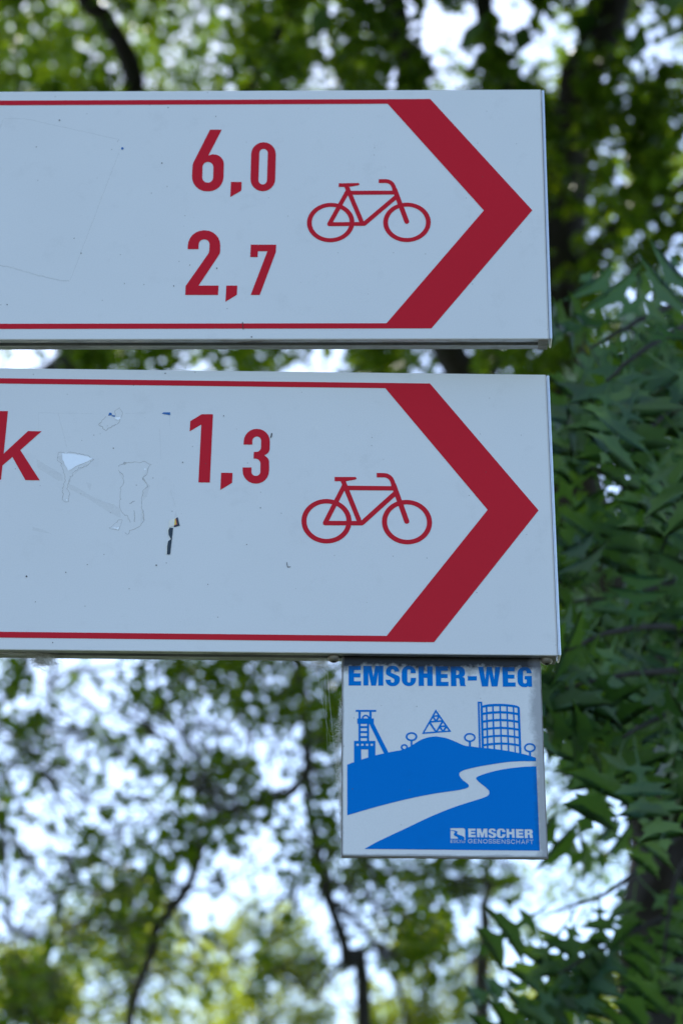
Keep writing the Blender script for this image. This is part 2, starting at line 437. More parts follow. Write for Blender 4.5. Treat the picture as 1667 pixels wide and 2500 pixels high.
  ('+', [(-171.45,27.89),(-155.28,28.1),(-155.15,28.09),(-155.04,28.04),(-154.93,27.98),(-154.35,27.51),(-154.22,27.36),(-154.12,27.18),(-154.08,26.97),(-154.09,26.76),(-154.15,26.56),(-154.25,26.38),(-154.57,25.98),(-154.67,25.89),(-154.78,25.81),(-154.91,25.77),(-162.55,24.18),(-171.43,24.07)]),
  ('+', [(-166.59,24.02),(-153.06,-13.61),(-149.63,-12.02),(-163.13,25.65)]),
  ('+', [(-164.03,20.18),(-123.74,20.2),(-123.77,16.31),(-159.92,16.18)]),
  ('+', [(-178.7,-15.37),(-149.5,-15.16),(-149.48,-11.25),(-178.71,-11.46)]),
  ('+', [(-177.06,-14.34),(-162.07,19.24),(-165.39,21.13),(-180.36,-12.49)]),
  ('+', [(-176.93,-13.39),(-177.06,-14.16),(-177.44,-14.81),(-178.02,-15.25),(-178.69,-15.41),(-179.37,-15.27),(-179.95,-14.84),(-180.34,-14.2),(-180.48,-13.44),(-180.35,-12.67),(-179.97,-12.02),(-179.4,-11.58),(-178.72,-11.42),(-178.04,-11.56),(-177.46,-11.99),(-177.07,-12.63)]),
  ('+', [(-148.48,-14.58),(-122.18,12.4),(-124.65,15.5),(-150.95,-11.51)]),
  ('+', [(-147.86,-13.02),(-148.01,-13.79),(-148.41,-14.44),(-149.01,-14.88),(-149.71,-15.04),(-150.42,-14.9),(-151.02,-14.47),(-151.42,-13.83),(-151.56,-13.07),(-151.42,-12.3),(-151.02,-11.65),(-150.42,-11.21),(-149.71,-11.05),(-149.01,-11.19),(-148.41,-11.61),(-148,-12.26)]),
  ('+', [(-112.66,-10.31),(-122.95,22.77),(-126.75,21.17),(-116.43,-11.88)]),
  ('+', [(-112.55,-11.07),(-112.71,-11.9),(-113.15,-12.61),(-113.8,-13.09),(-114.56,-13.26),(-115.33,-13.11),(-115.97,-12.65),(-116.4,-11.95),(-116.54,-11.12),(-116.39,-10.29),(-115.95,-9.58),(-115.29,-9.1),(-114.53,-8.93),(-113.76,-9.08),(-113.12,-9.54),(-112.69,-10.24)]),
  ('+', [(-138.04,27.99),(-132.48,28.06),(-130.71,27.77),(-129.24,26.95),(-128.06,25.65),(-127.24,23.86),(-125.09,16.68),(-121.84,17.99),(-124.06,25.46),(-125.26,28.05),(-127.2,30.2),(-129.63,31.56),(-132.19,31.98),(-138.03,31.9)]),
 ],
 'border': [
  ('+', [(-985,115.21),(-94.59,115.21),(-10.48,0),(-94.59,-115.21),(-985,-115.21)]),
  ('-', [(-980,110.3),(-130.87,110.3),(-50.62,0),(-130.87,-110.3),(-980,-110.3)]),
 ],
 'heading': [
  ('+', [(-159.85,-132.71),(-150.4,-132.61),(-150.5,-135.99),(-155.7,-136.05),(-155.69,-138.77),(-150.8,-138.71),(-150.8,-142.14),(-155.69,-142.2),(-155.69,-145.34),(-150.3,-145.28),(-150.3,-148.86),(-159.81,-148.97)]),
  ('+', [(-148.55,-132.58),(-142.4,-132.51),(-140.92,-141.7),(-139.49,-132.48),(-133.34,-132.41),(-133.36,-148.78),(-137.2,-148.82),(-137.21,-137.85),(-138.89,-148.84),(-142.53,-148.88),(-144.7,-137.5),(-144.72,-148.8),(-148.51,-148.84)]),
  ('+', [(-121.21,-137.02),(-121.21,-136.92),(-121.35,-135.67),(-121.78,-134.52),(-122.48,-133.53),(-123.39,-132.78),(-124.45,-132.31),(-125.59,-132.16),(-126.74,-132.17),(-127.93,-132.35),(-129.04,-132.87),(-130,-133.68),(-130.73,-134.72),(-131.2,-135.93),(-131.36,-137.23),(-131.36,-138.04),(-131.28,-138.7),(-131.05,-139.31),(-130.66,-139.82),(-130.17,-140.2),(-125.57,-142.78),(-125.29,-142.99),(-125.08,-143.27),(-124.95,-143.61),(-124.91,-143.97),(-124.91,-144.78),(-124.96,-145.14),(-125.09,-145.48),(-125.3,-145.78),(-125.57,-146.01),(-125.88,-146.15),(-126.22,-146.2),(-126.37,-146.2),(-126.7,-146.16),(-127.02,-146.02),(-127.28,-145.8),(-127.49,-145.51),(-127.61,-145.17),(-127.66,-144.81),(-127.65,-143.83),(-131.64,-143.88),(-131.64,-143.98),(-131.49,-145.33),(-131.01,-146.58),(-130.26,-147.65),(-129.27,-148.47),(-128.12,-148.97),(-126.88,-149.14),(-125.59,-149.12),(-124.32,-148.93),(-123.14,-148.38),(-122.12,-147.53),(-121.34,-146.42),(-120.84,-145.13),(-120.66,-143.75),(-120.66,-142.83),(-120.76,-142.05),(-121.06,-141.34),(-121.54,-140.75),(-122.15,-140.35),(-126.76,-138.25),(-127.07,-138.05),(-127.31,-137.75),(-127.46,-137.4),(-127.51,-137.01),(-127.51,-136.54),(-127.46,-136.18),(-127.33,-135.83),(-127.12,-135.54),(-126.85,-135.31),(-126.54,-135.16),(-126.2,-135.11),(-126.1,-135.11),(-125.76,-135.15),(-125.45,-135.29),(-125.18,-135.51),(-124.98,-135.81),(-124.85,-136.15),(-124.81,-136.51),(-124.81,-137.06)]),
  ('+', [(-119.29,-137.85),(-119.1,-136.36),(-118.57,-134.96),(-117.73,-133.76),(-116.63,-132.83),(-115.35,-132.24),(-113.98,-132.02),(-113.67,-132.02),(-112.31,-132.2),(-111.05,-132.76),(-109.97,-133.66),(-109.14,-134.83),(-108.63,-136.21),(-108.47,-137.69),(-108.48,-138.18),(-112.43,-138.22),(-112.41,-136.32),(-112.45,-135.96),(-112.57,-135.64),(-112.76,-135.36),(-113.02,-135.14),(-113.32,-135.01),(-113.64,-134.97),(-113.69,-134.97),(-114.02,-135.02),(-114.32,-135.16),(-114.58,-135.38),(-114.78,-135.66),(-114.91,-135.99),(-114.96,-136.34),(-115.03,-144.72),(-114.99,-145.07),(-114.87,-145.4),(-114.68,-145.67),(-114.42,-145.89),(-114.12,-146.02),(-113.8,-146.06),(-113.75,-146.06),(-113.43,-146.01),(-113.12,-145.87),(-112.86,-145.65),(-112.66,-145.37),(-112.53,-145.04),(-112.49,-144.69),(-112.46,-142.14),(-108.37,-142.09),(-108.38,-143.23),(-108.58,-144.71),(-109.11,-146.09),(-109.96,-147.28),(-111.05,-148.19),(-112.32,-148.78),(-113.68,-148.99),(-114.11,-148.99),(-115.46,-148.81),(-116.71,-148.26),(-117.78,-147.38),(-118.61,-146.22),(-119.12,-144.86),(-119.3,-143.39)]),
  ('+', [(-106.41,-132.48),(-102.31,-132.44),(-102.38,-138.22),(-99.83,-138.19),(-99.85,-132.41),(-95.65,-132.36),(-95.68,-148.57),(-99.76,-148.61),(-99.78,-141.99),(-102.38,-142.02),(-102.36,-148.64),(-106.45,-148.69)]),
  ('+', [(-93.29,-132.33),(-83.88,-132.22),(-83.94,-135.83),(-89.14,-135.89),(-89.19,-138.66),(-84.24,-138.61),(-84.29,-141.93),(-89.19,-141.98),(-89.24,-145.19),(-83.65,-145.12),(-83.71,-148.65),(-93.23,-148.65)]),
  ('+', [(-81.76,-132.31),(-75.05,-132.23),(-73.95,-132.38),(-72.93,-132.83),(-72.07,-133.56),(-71.41,-134.51),(-71.01,-135.62),(-70.89,-136.82),(-70.91,-138.17),(-71.03,-138.9),(-71.34,-139.58),(-71.81,-140.13),(-72.4,-140.52),(-73.07,-140.71),(-73.11,-140.71),(-72.41,-140.97),(-71.89,-141.27),(-71.47,-141.73),(-71.21,-142.3),(-71.11,-142.93),(-71.05,-147.22),(-71.04,-147.35),(-71,-147.46),(-70.93,-147.57),(-70.42,-148.17),(-70.52,-148.5),(-74.67,-148.54),(-75.2,-145.03),(-75.22,-143.24),(-75.26,-142.9),(-75.39,-142.59),(-75.58,-142.32),(-75.83,-142.11),(-76.13,-141.99),(-76.44,-141.95),(-77.64,-141.96),(-77.56,-148.58),(-81.75,-148.62)]),
  ('-', [(-77.61,-135.43),(-76.92,-135.42),(-76.48,-135.47),(-76.08,-135.65),(-75.74,-135.93),(-75.48,-136.3),(-75.31,-136.73),(-75.25,-137.2),(-75.25,-137.31),(-75.3,-137.8),(-75.48,-138.26),(-75.75,-138.66),(-76.12,-138.97),(-76.53,-139.16),(-76.98,-139.23),(-77.58,-139.24)]),
  ('+', [(-68.86,-140.23),(-61.91,-140.15),(-61.99,-143.74),(-68.93,-143.82)]),
  ('+', [(-60.73,-132.34),(-56.82,-132.3),(-55.47,-142.79),(-54.21,-132.27),(-50.3,-132.22),(-48.67,-142.72),(-47.7,-132.35),(-43.69,-132.31),(-46.33,-148.49),(-50.82,-148.55),(-52.36,-138.52),(-53.51,-148.58),(-58.21,-148.63)]),
  ('+', [(-42.29,-132.4),(-32.77,-132.29),(-32.77,-135.73),(-37.98,-135.79),(-38.06,-138.57),(-33.1,-138.51),(-33.2,-141.83),(-38.05,-141.89),(-38.04,-145.04),(-32.45,-144.98),(-32.45,-148.5),(-42.24,-148.61)]),
  ('+', [(-30.78,-137.67),(-30.57,-136.25),(-30.04,-134.91),(-29.21,-133.76),(-28.14,-132.87),(-26.91,-132.3),(-25.59,-132.1),(-24.49,-132.09),(-23.28,-132.25),(-22.16,-132.74),(-21.21,-133.53),(-20.48,-134.57),(-20.04,-135.79),(-19.9,-137.11),(-19.9,-137.22),(-23.81,-137.26),(-23.77,-136.28),(-23.81,-135.93),(-23.92,-135.6),(-24.11,-135.32),(-24.36,-135.11),(-24.66,-134.98),(-24.98,-134.93),(-25.17,-134.93),(-25.5,-134.99),(-25.81,-135.13),(-26.07,-135.35),(-26.28,-135.64),(-26.42,-135.97),(-26.47,-136.33),(-26.64,-144.27),(-26.61,-144.65),(-26.48,-145),(-26.28,-145.3),(-26.01,-145.52),(-25.69,-145.66),(-25.34,-145.71),(-24.98,-145.7),(-24.72,-145.66),(-24.47,-145.55),(-24.26,-145.38),(-24.09,-145.15),(-23.99,-144.89),(-23.94,-144.61),(-23.87,-142.43),(-25.37,-142.45),(-25.28,-139.57),(-19.88,-139.51),(-19.92,-148.47),(-22.77,-148.5),(-22.95,-147.74),(-23.66,-148.46),(-23.92,-148.67),(-24.21,-148.8),(-24.53,-148.84),(-26.08,-148.86),(-27.35,-148.69),(-28.54,-148.17),(-29.54,-147.33),(-30.3,-146.23),(-30.77,-144.94),(-30.9,-143.54)]),
 ],
 'landscape': [
  ('+', [(-61.72,-161.28),(-58.38,-161.25),(-58.17,-164.7),(-57.72,-199.45),(-61.63,-198.99)]),
  ('-', [(-60.41,-162.56),(-59.7,-162.55),(-59.61,-199.22),(-60.31,-198.97)]),
  ('+', [(-58.45,-164.5),(-57.49,-164.2),(-56.53,-163.9),(-55.43,-163.64),(-54.15,-163.42),(-52.73,-163.23),(-51.12,-163.08),(-49.25,-162.94),(-47.2,-162.84),(-45.15,-162.8),(-43.11,-162.83),(-41.08,-162.92),(-39.19,-163.05),(-37.44,-163.22),(-35.83,-163.43),(-34.43,-163.66),(-33.29,-163.9),(-32.35,-164.14),(-31.59,-164.41),(-31.01,-164.69),(-30.6,-165),(-30.28,-165.32),(-30.07,-165.65),(-29.95,-166),(-29.84,-166.35),(-29.74,-204.21),(-58.55,-204.52)]),
  ('-', [(-57.92,-166.19),(-55.77,-165.77),(-55.75,-169.79),(-57.91,-170.22)]),
  ('-', [(-54.47,-165.55),(-50.89,-165.08),(-50.88,-169.1),(-54.47,-169.57)]),
  ('-', [(-49.7,-164.97),(-45.4,-164.77),(-45.39,-168.78),(-49.68,-168.99)]),
  ('-', [(-44.21,-164.76),(-40.16,-164.92),(-40.14,-168.93),(-44.19,-168.78)]),
  ('-', [(-39.02,-165.01),(-35.27,-165.47),(-35.24,-169.48),(-39,-169.03)]),
  ('-', [(-34.07,-165.66),(-31.71,-166.11),(-31.69,-170.12),(-34.07,-169.67)]),
  ('-', [(-57.91,-172.18),(-55.74,-171.75),(-55.72,-176.23),(-57.9,-176.66)]),
  ('-', [(-54.47,-171.53),(-50.87,-171.06),(-50.86,-175.53),(-54.46,-176.01)]),
  ('-', [(-49.67,-170.95),(-45.38,-170.74),(-45.36,-175.21),(-49.65,-175.42)]),
  ('-', [(-44.19,-170.73),(-40.13,-170.89),(-40.11,-175.35),(-44.17,-175.2)]),
  ('-', [(-38.98,-170.98),(-35.22,-171.43),(-35.18,-175.9),(-38.96,-175.44)]),
  ('-', [(-34.06,-171.62),(-31.68,-172.07),(-31.65,-176.53),(-34.05,-176.07)]),
  ('-', [(-57.9,-178.56),(-55.72,-178.13),(-55.7,-182.69),(-57.89,-183.13)]),
  ('-', [(-54.46,-177.91),(-50.85,-177.43),(-50.83,-181.99),(-54.45,-182.48)]),
  ('-', [(-49.64,-177.32),(-45.36,-177.1),(-45.34,-181.66),(-49.62,-181.88)]),
  ('-', [(-44.17,-177.1),(-40.1,-177.25),(-40.08,-181.8),(-44.15,-181.65)]),
  ('-', [(-38.95,-177.34),(-35.16,-177.79),(-35.11,-182.34),(-38.92,-181.89)]),
  ('-', [(-34.05,-177.97),(-31.64,-178.42),(-31.61,-182.97),(-34.04,-182.51)]),
  ('-', [(-57.88,-184.92),(-55.69,-184.48),(-55.67,-189.19),(-57.87,-189.63)]),
  ('-', [(-54.45,-184.27),(-50.83,-183.78),(-50.81,-188.48),(-54.44,-188.97)]),
  ('-', [(-49.61,-183.67),(-45.34,-183.45),(-45.32,-188.14),(-49.59,-188.37)]),
  ('-', [(-44.15,-183.44),(-40.07,-183.59),(-40.05,-188.27),(-44.13,-188.13)]),
  ('-', [(-38.91,-183.68),(-35.1,-184.13),(-35.05,-188.82),(-38.88,-188.36)]),
  ('-', [(-34.04,-184.3),(-31.6,-184.75),(-31.58,-189.43),(-34.03,-188.98)]),
  ('-', [(-57.87,-191.32),(-55.66,-190.87),(-55.64,-195.46),(-57.86,-195.91)]),
  ('-', [(-54.44,-190.66),(-50.81,-190.17),(-50.79,-194.75),(-54.44,-195.25)]),
  ('-', [(-49.59,-190.05),(-45.32,-189.82),(-45.3,-194.4),(-49.57,-194.63)]),
  ('-', [(-44.13,-189.81),(-40.04,-189.95),(-40.02,-194.53),(-44.12,-194.39)]),
  ('-', [(-38.87,-190.04),(-35.04,-190.5),(-34.99,-195.07),(-38.84,-194.62)]),
  ('-', [(-34.02,-190.65),(-31.57,-191.11),(-31.54,-195.68),(-34.02,-195.22)]),
  ('-', [(-57.86,-197.69),(-55.63,-197.24),(-55.59,-205.96),(-57.84,-206.42)]),
  ('-', [(-54.43,-197.03),(-50.79,-196.53),(-50.76,-205.25),(-54.42,-205.75)]),
  ('-', [(-49.56,-196.41),(-45.29,-196.18),(-45.26,-204.89),(-49.52,-205.12)]),
  ('-', [(-44.11,-196.17),(-40.01,-196.3),(-39.96,-205),(-44.08,-204.87)]),
  ('-', [(-38.83,-196.39),(-34.98,-196.84),(-34.89,-205.54),(-38.78,-205.09)]),
  ('-', [(-34.01,-196.99),(-31.53,-197.45),(-31.48,-206.14),(-34,-205.68)]),
  ('+', [(-154.33,-169.06),(-138.86,-168.89),(-138.87,-170.45),(-154.32,-170.62)]),
  ('+', [(-152.26,-170.32),(-150.61,-170.3),(-150.61,-176.25),(-152.26,-176.27)]),
  ('+', [(-144.02,-170.23),(-142.32,-170.21),(-142.33,-176.16),(-144.03,-176.18)]),
  ('+', [(-143.82,-176.06),(-143.88,-176.69),(-144.05,-177.3),(-144.33,-177.86),(-144.7,-178.35),(-145.15,-178.75),(-145.67,-179.06),(-146.23,-179.24),(-146.81,-179.31),(-147.39,-179.26),(-147.95,-179.08),(-148.47,-178.79),(-148.92,-178.39),(-149.29,-177.91),(-149.56,-177.36),(-149.73,-176.76),(-149.79,-176.13),(-149.73,-175.5),(-149.56,-174.89),(-149.29,-174.33),(-148.92,-173.84),(-148.46,-173.43),(-147.95,-173.13),(-147.39,-172.94),(-146.8,-172.87),(-146.22,-172.93),(-145.66,-173.11),(-145.15,-173.4),(-144.69,-173.79),(-144.32,-174.28),(-144.05,-174.83),(-143.88,-175.43)]),
  ('-', [(-145.06,-176.19),(-145.12,-176.72),(-145.29,-177.22),(-145.57,-177.64),(-145.94,-177.97),(-146.36,-178.18),(-146.81,-178.26),(-147.26,-178.19),(-147.68,-177.99),(-148.05,-177.67),(-148.32,-177.25),(-148.5,-176.76),(-148.56,-176.23),(-148.5,-175.69),(-148.32,-175.2),(-148.04,-174.77),(-147.68,-174.44),(-147.26,-174.23),(-146.81,-174.15),(-146.35,-174.22),(-145.93,-174.42),(-145.57,-174.74),(-145.29,-175.16),(-145.12,-175.66)]),
  ('+', [(-153.19,-176.05),(-140.63,-175.92),(-140.64,-180.24),(-153.18,-180.38)]),
  ('+', [(-152.26,-180.04),(-144.24,-179.95),(-144.26,-194.58),(-152.25,-194.67)]),
  ('-', [(-150.61,-180.46),(-145.84,-180.41),(-145.84,-182.18),(-150.61,-182.23)]),
  ('-', [(-150.61,-183.95),(-145.84,-183.9),(-145.84,-186.22),(-150.61,-186.27)]),
  ('-', [(-150.61,-187.98),(-145.84,-187.93),(-145.85,-190.25),(-150.61,-190.3)]),
  ('-', [(-150.61,-192.01),(-145.85,-191.95),(-145.85,-194.32),(-150.61,-194.37)]),
  ('+', [(-144.24,-179.95),(-140.75,-179.91),(-129.77,-203.48),(-128.26,-207.29),(-132.34,-207.33),(-133.09,-204.33)]),
  ('+', [(-107.9,-190.38),(-107.96,-190.96),(-108.13,-191.53),(-108.4,-192.07),(-108.77,-192.56),(-109.22,-193.01),(-109.75,-193.39),(-110.35,-193.7),(-110.99,-193.93),(-111.66,-194.07),(-112.35,-194.12),(-113.04,-194.08),(-113.71,-193.96),(-114.35,-193.74),(-114.93,-193.45),(-115.46,-193.08),(-115.9,-192.64),(-116.26,-192.15),(-116.52,-191.62),(-116.68,-191.06),(-116.72,-190.48),(-116.67,-189.9),(-116.5,-189.34),(-116.23,-188.8),(-115.86,-188.3),(-115.41,-187.85),(-114.88,-187.47),(-114.29,-187.16),(-113.64,-186.93),(-112.97,-186.79),(-112.28,-186.74),(-111.59,-186.77),(-110.91,-186.9),(-110.28,-187.12),(-109.69,-187.41),(-109.17,-187.79),(-108.72,-188.22),(-108.36,-188.71),(-108.11,-189.25),(-107.95,-189.81)]),
  ('-', [(-109.29,-190.4),(-109.33,-190.75),(-109.44,-191.1),(-109.63,-191.43),(-109.88,-191.73),(-110.19,-192.01),(-110.55,-192.24),(-110.96,-192.43),(-111.4,-192.57),(-111.86,-192.66),(-112.34,-192.69),(-112.81,-192.67),(-113.27,-192.59),(-113.71,-192.46),(-114.11,-192.28),(-114.47,-192.05),(-114.77,-191.79),(-115.02,-191.49),(-115.2,-191.16),(-115.31,-190.82),(-115.34,-190.47),(-115.3,-190.11),(-115.19,-189.77),(-115,-189.44),(-114.75,-189.13),(-114.44,-188.86),(-114.08,-188.62),(-113.67,-188.43),(-113.23,-188.29),(-112.77,-188.2),(-112.29,-188.17),(-111.82,-188.19),(-111.36,-188.27),(-110.92,-188.4),(-110.52,-188.58),(-110.16,-188.81),(-109.85,-189.08),(-109.61,-189.38),(-109.43,-189.7),(-109.32,-190.05)]),
  ('+', [(-113.01,-193.69),(-111.63,-193.67),(-111.69,-199.99),(-113.07,-200.01)]),
  ('+', [(-115.06,-199.04),(-115.1,-199.45),(-115.2,-199.84),(-115.37,-200.22),(-115.59,-200.56),(-115.87,-200.87),(-116.2,-201.14),(-116.56,-201.35),(-116.96,-201.51),(-117.37,-201.61),(-117.79,-201.65),(-118.22,-201.62),(-118.63,-201.53),(-119.02,-201.38),(-119.38,-201.17),(-119.7,-200.91),(-119.98,-200.61),(-120.2,-200.27),(-120.36,-199.9),(-120.45,-199.5),(-120.48,-199.1),(-120.45,-198.7),(-120.35,-198.3),(-120.18,-197.93),(-119.95,-197.58),(-119.68,-197.27),(-119.35,-197),(-118.98,-196.79),(-118.59,-196.63),(-118.17,-196.53),(-117.75,-196.49),(-117.33,-196.52),(-116.91,-196.61),(-116.52,-196.76),(-116.16,-196.97),(-115.84,-197.23),(-115.56,-197.53),(-115.34,-197.87),(-115.19,-198.25),(-115.09,-198.64)]),
  ('-', [(-116.34,-199.06),(-116.39,-199.4),(-116.54,-199.72),(-116.77,-199.99),(-117.07,-200.2),(-117.41,-200.34),(-117.78,-200.39),(-118.15,-200.35),(-118.5,-200.22),(-118.79,-200.01),(-119.02,-199.74),(-119.16,-199.43),(-119.2,-199.09),(-119.15,-198.75),(-119.01,-198.43),(-118.78,-198.15),(-118.48,-197.94),(-118.13,-197.8),(-117.76,-197.75),(-117.39,-197.79),(-117.05,-197.92),(-116.75,-198.13),(-116.53,-198.4),(-116.38,-198.72)]),
  ('+', [(-63.95,-190.59),(-64.02,-191.17),(-64.19,-191.74),(-64.47,-192.28),(-64.84,-192.78),(-65.3,-193.22),(-65.83,-193.61),(-66.43,-193.92),(-67.07,-194.15),(-67.75,-194.29),(-68.44,-194.34),(-69.12,-194.31),(-69.79,-194.18),(-70.43,-193.96),(-71.01,-193.66),(-71.53,-193.29),(-71.97,-192.85),(-72.32,-192.36),(-72.57,-191.83),(-72.72,-191.26),(-72.76,-190.68),(-72.7,-190.1),(-72.53,-189.53),(-72.25,-188.99),(-71.88,-188.49),(-71.42,-188.04),(-70.89,-187.65),(-70.29,-187.34),(-69.65,-187.11),(-68.97,-186.97),(-68.28,-186.91),(-67.59,-186.95),(-66.92,-187.08),(-66.28,-187.3),(-65.7,-187.6),(-65.18,-187.97),(-64.74,-188.41),(-64.39,-188.9),(-64.14,-189.44),(-63.99,-190)]),
  ('-', [(-65.23,-190.6),(-65.28,-190.97),(-65.4,-191.32),(-65.59,-191.67),(-65.86,-191.98),(-66.18,-192.26),(-66.56,-192.51),(-66.98,-192.7),(-67.44,-192.85),(-67.92,-192.94),(-68.41,-192.97),(-68.9,-192.95),(-69.37,-192.87),(-69.82,-192.73),(-70.23,-192.55),(-70.6,-192.31),(-70.92,-192.04),(-71.17,-191.73),(-71.35,-191.39),(-71.45,-191.03),(-71.48,-190.67),(-71.44,-190.3),(-71.32,-189.94),(-71.12,-189.6),(-70.86,-189.28),(-70.53,-189),(-70.16,-188.76),(-69.73,-188.56),(-69.28,-188.42),(-68.8,-188.32),(-68.31,-188.29),(-67.82,-188.31),(-67.34,-188.39),(-66.89,-188.53),(-66.48,-188.72),(-66.11,-188.95),(-65.8,-189.23),(-65.55,-189.54),(-65.37,-189.88),(-65.26,-190.23)]),
  ('+', [(-69.09,-194),(-67.58,-193.98),(-67.7,-199.56),(-69.21,-199.58)]),
  ('+', [(-18.86,-198.38),(-18.94,-198.96),(-19.12,-199.54),(-19.4,-200.08),(-19.79,-200.59),(-20.25,-201.04),(-20.8,-201.43),(-21.4,-201.74),(-22.06,-201.97),(-22.74,-202.12),(-23.43,-202.17),(-24.13,-202.13),(-24.8,-202),(-25.44,-201.79),(-26.02,-201.49),(-26.54,-201.11),(-26.98,-200.67),(-27.33,-200.17),(-27.58,-199.63),(-27.72,-199.06),(-27.76,-198.47),(-27.69,-197.88),(-27.5,-197.31),(-27.22,-196.76),(-26.84,-196.26),(-26.37,-195.8),(-25.83,-195.41),(-25.22,-195.1),(-24.57,-194.87),(-23.89,-194.72),(-23.19,-194.67),(-22.49,-194.71),(-21.82,-194.84),(-21.18,-195.06),(-20.59,-195.36),(-20.08,-195.73),(-19.64,-196.18),(-19.29,-196.68),(-19.04,-197.22),(-18.9,-197.79)]),
  ('-', [(-20.19,-198.39),(-20.24,-198.76),(-20.37,-199.13),(-20.56,-199.48),(-20.83,-199.8),(-21.16,-200.08),(-21.54,-200.33),(-21.96,-200.53),(-22.42,-200.68),(-22.9,-200.77),(-23.39,-200.81),(-23.88,-200.78),(-24.35,-200.7),(-24.8,-200.56),(-25.21,-200.37),(-25.57,-200.13),(-25.88,-199.85),(-26.13,-199.54),(-26.31,-199.19),(-26.41,-198.83),(-26.43,-198.46),(-26.38,-198.08),(-26.26,-197.72),(-26.06,-197.37),(-25.79,-197.05),(-25.46,-196.76),(-25.08,-196.51),(-24.66,-196.31),(-24.2,-196.17),(-23.72,-196.07),(-23.23,-196.04),(-22.74,-196.06),(-22.27,-196.15),(-21.82,-196.28),(-21.41,-196.47),(-21.05,-196.71),(-20.74,-197),(-20.49,-197.31),(-20.32,-197.66),(-20.21,-198.02)]),
  ('+', [(-24.08,-201.62),(-22.47,-201.61),(-22.63,-206.41),(-24.24,-206.43)]),
  ('+', [(-93.68,-167.91),(-82.23,-186.04),(-104.49,-188.19)]),
  ('-', [(-93.56,-170.5),(-92.15,-172.49),(-95.04,-172.85)]),
  ('-', [(-94.98,-174.07),(-92.27,-173.88),(-93.65,-176.53)]),
  ('-', [(-96.05,-175.03),(-94.74,-177.18),(-97.42,-177.54)]),
  ('-', [(-90.99,-174.64),(-89.48,-176.74),(-92.42,-177.05)]),
  ('-', [(-97.44,-178.82),(-89.66,-178.13),(-93.6,-185.31)]),
  ('-', [(-98.63,-179.78),(-94.71,-186.04),(-102.42,-186.79)]),
  ('-', [(-88.35,-178.69),(-86.97,-180.87),(-89.86,-181.18)]),
  ('-', [(-89.88,-182.51),(-87,-182.25),(-88.43,-184.87)]),
  ('-', [(-90.95,-183.35),(-89.41,-185.6),(-92.4,-185.91)]),
  ('-', [(-85.72,-182.96),(-84.27,-185.1),(-87.25,-185.41)]),
  ('+', [(-160.65,-213.52),(-159.06,-212.85),(-157.46,-212.17),(-155.56,-211.4),(-153.14,-210.48),(-150.41,-209.47),(-147.65,-208.48),(-144.89,-207.52),(-142.09,-206.58),(-139.48,-205.77),(-137.11,-205.13),(-134.93,-204.61),(-133.09,-204.17),(-132.01,-203.87),(-131.27,-203.66),(-129.77,-203.31),(-126.66,-202.69),(-122.78,-201.92),(-119.53,-201.17),(-117.52,-200.51),(-116.15,-199.87),(-114.91,-199.2),(-113.81,-198.57),(-112.86,-197.91),(-111.56,-197.03),(-109.61,-195.72),(-107.32,-194.19),(-105.11,-192.89),(-103.16,-191.99),(-101.3,-191.32),(-99.44,-190.79),(-97.56,-190.42),(-95.67,-190.19),(-93.79,-189.96),(-91.45,-190.39),(-89.24,-190.62),(-87.04,-191.04),(-84.88,-191.73),(-82.73,-192.6),(-80.46,-193.58),(-77.86,-194.77),(-75.15,-196.07),(-72.8,-197.05),(-71.17,-197.47),(-69.91,-197.58),(-68.4,-197.71),(-66.56,-197.98),(-64.49,-198.26),(-61.8,-198.59),(-58.13,-198.94),(-53.85,-199.32),(-49.69,-199.76),(-45.87,-200.27),(-42.16,-200.83),(-38.71,-201.41),(-35.54,-202),(-32.62,-202.61),(-29.94,-203.2),(-27.51,-203.78),(-25.33,-204.35),(-23.38,-204.9),(-21.74,-205.44),(-20.33,-205.97),(-18.92,-206.5),(-19.01,-209.21),(-23.45,-209.3),(-27.88,-209.34),(-32.32,-209.46),(-36.75,-209.75),(-41.28,-210.29),(-45.87,-211),(-50.32,-211.78),(-54.42,-212.53),(-58.19,-213.24),(-61.7,-213.97),(-64.89,-214.69),(-67.67,-215.37),(-70.02,-216),(-71.97,-216.59),(-73.57,-217.18),(-74.86,-217.79),(-75.82,-218.39),(-76.44,-218.99),(-76.78,-219.64),(-76.89,-220.38),(-76.74,-221.26),(-76.33,-222.23),(-75.72,-223.24),(-74.99,-224.22),(-74,-225.19),(-72.76,-226.17),(-71.56,-227.1),(-70.68,-227.9),(-70.19,-228.52),(-69.93,-229.02),(-69.87,-229.45),(-69.96,-229.87),(-70.12,-230.28),(-70.41,-230.65),(-70.95,-231.01),(-71.85,-231.4),(-73.07,-231.82),(-74.58,-232.25),(-76.51,-232.71),(-78.99,-233.22),(-82.15,-233.75),(-85.87,-234.31),(-89.99,-234.94),(-94.33,-235.7),(-98.84,-236.59),(-103.63,-237.57),(-108.69,-238.69),(-114.02,-239.96),(-119.76,-241.43),(-125.85,-243.08),(-132.03,-244.82),(-138.03,-246.56),(-143.76,-248.31),(-149.38,-250.1),(-154.95,-251.9),(-160.53,-253.69)]),
  ('+', [(-155.58,-194.32),(-139.55,-194.14),(-139.59,-206.59),(-147.66,-208.86),(-155.56,-211.94)]),
  ('-', [(-153.79,-196.61),(-152,-196.59),(-152,-198.23),(-153.79,-198.25)]),
  ('-', [(-150.26,-196.57),(-148.46,-196.55),(-148.47,-198.2),(-150.26,-198.21)]),
  ('-', [(-146.67,-196.53),(-144.88,-196.51),(-144.88,-198.16),(-146.68,-198.18)]),
  ('-', [(-143.14,-196.49),(-141.35,-196.47),(-141.35,-198.12),(-143.15,-198.14)]),
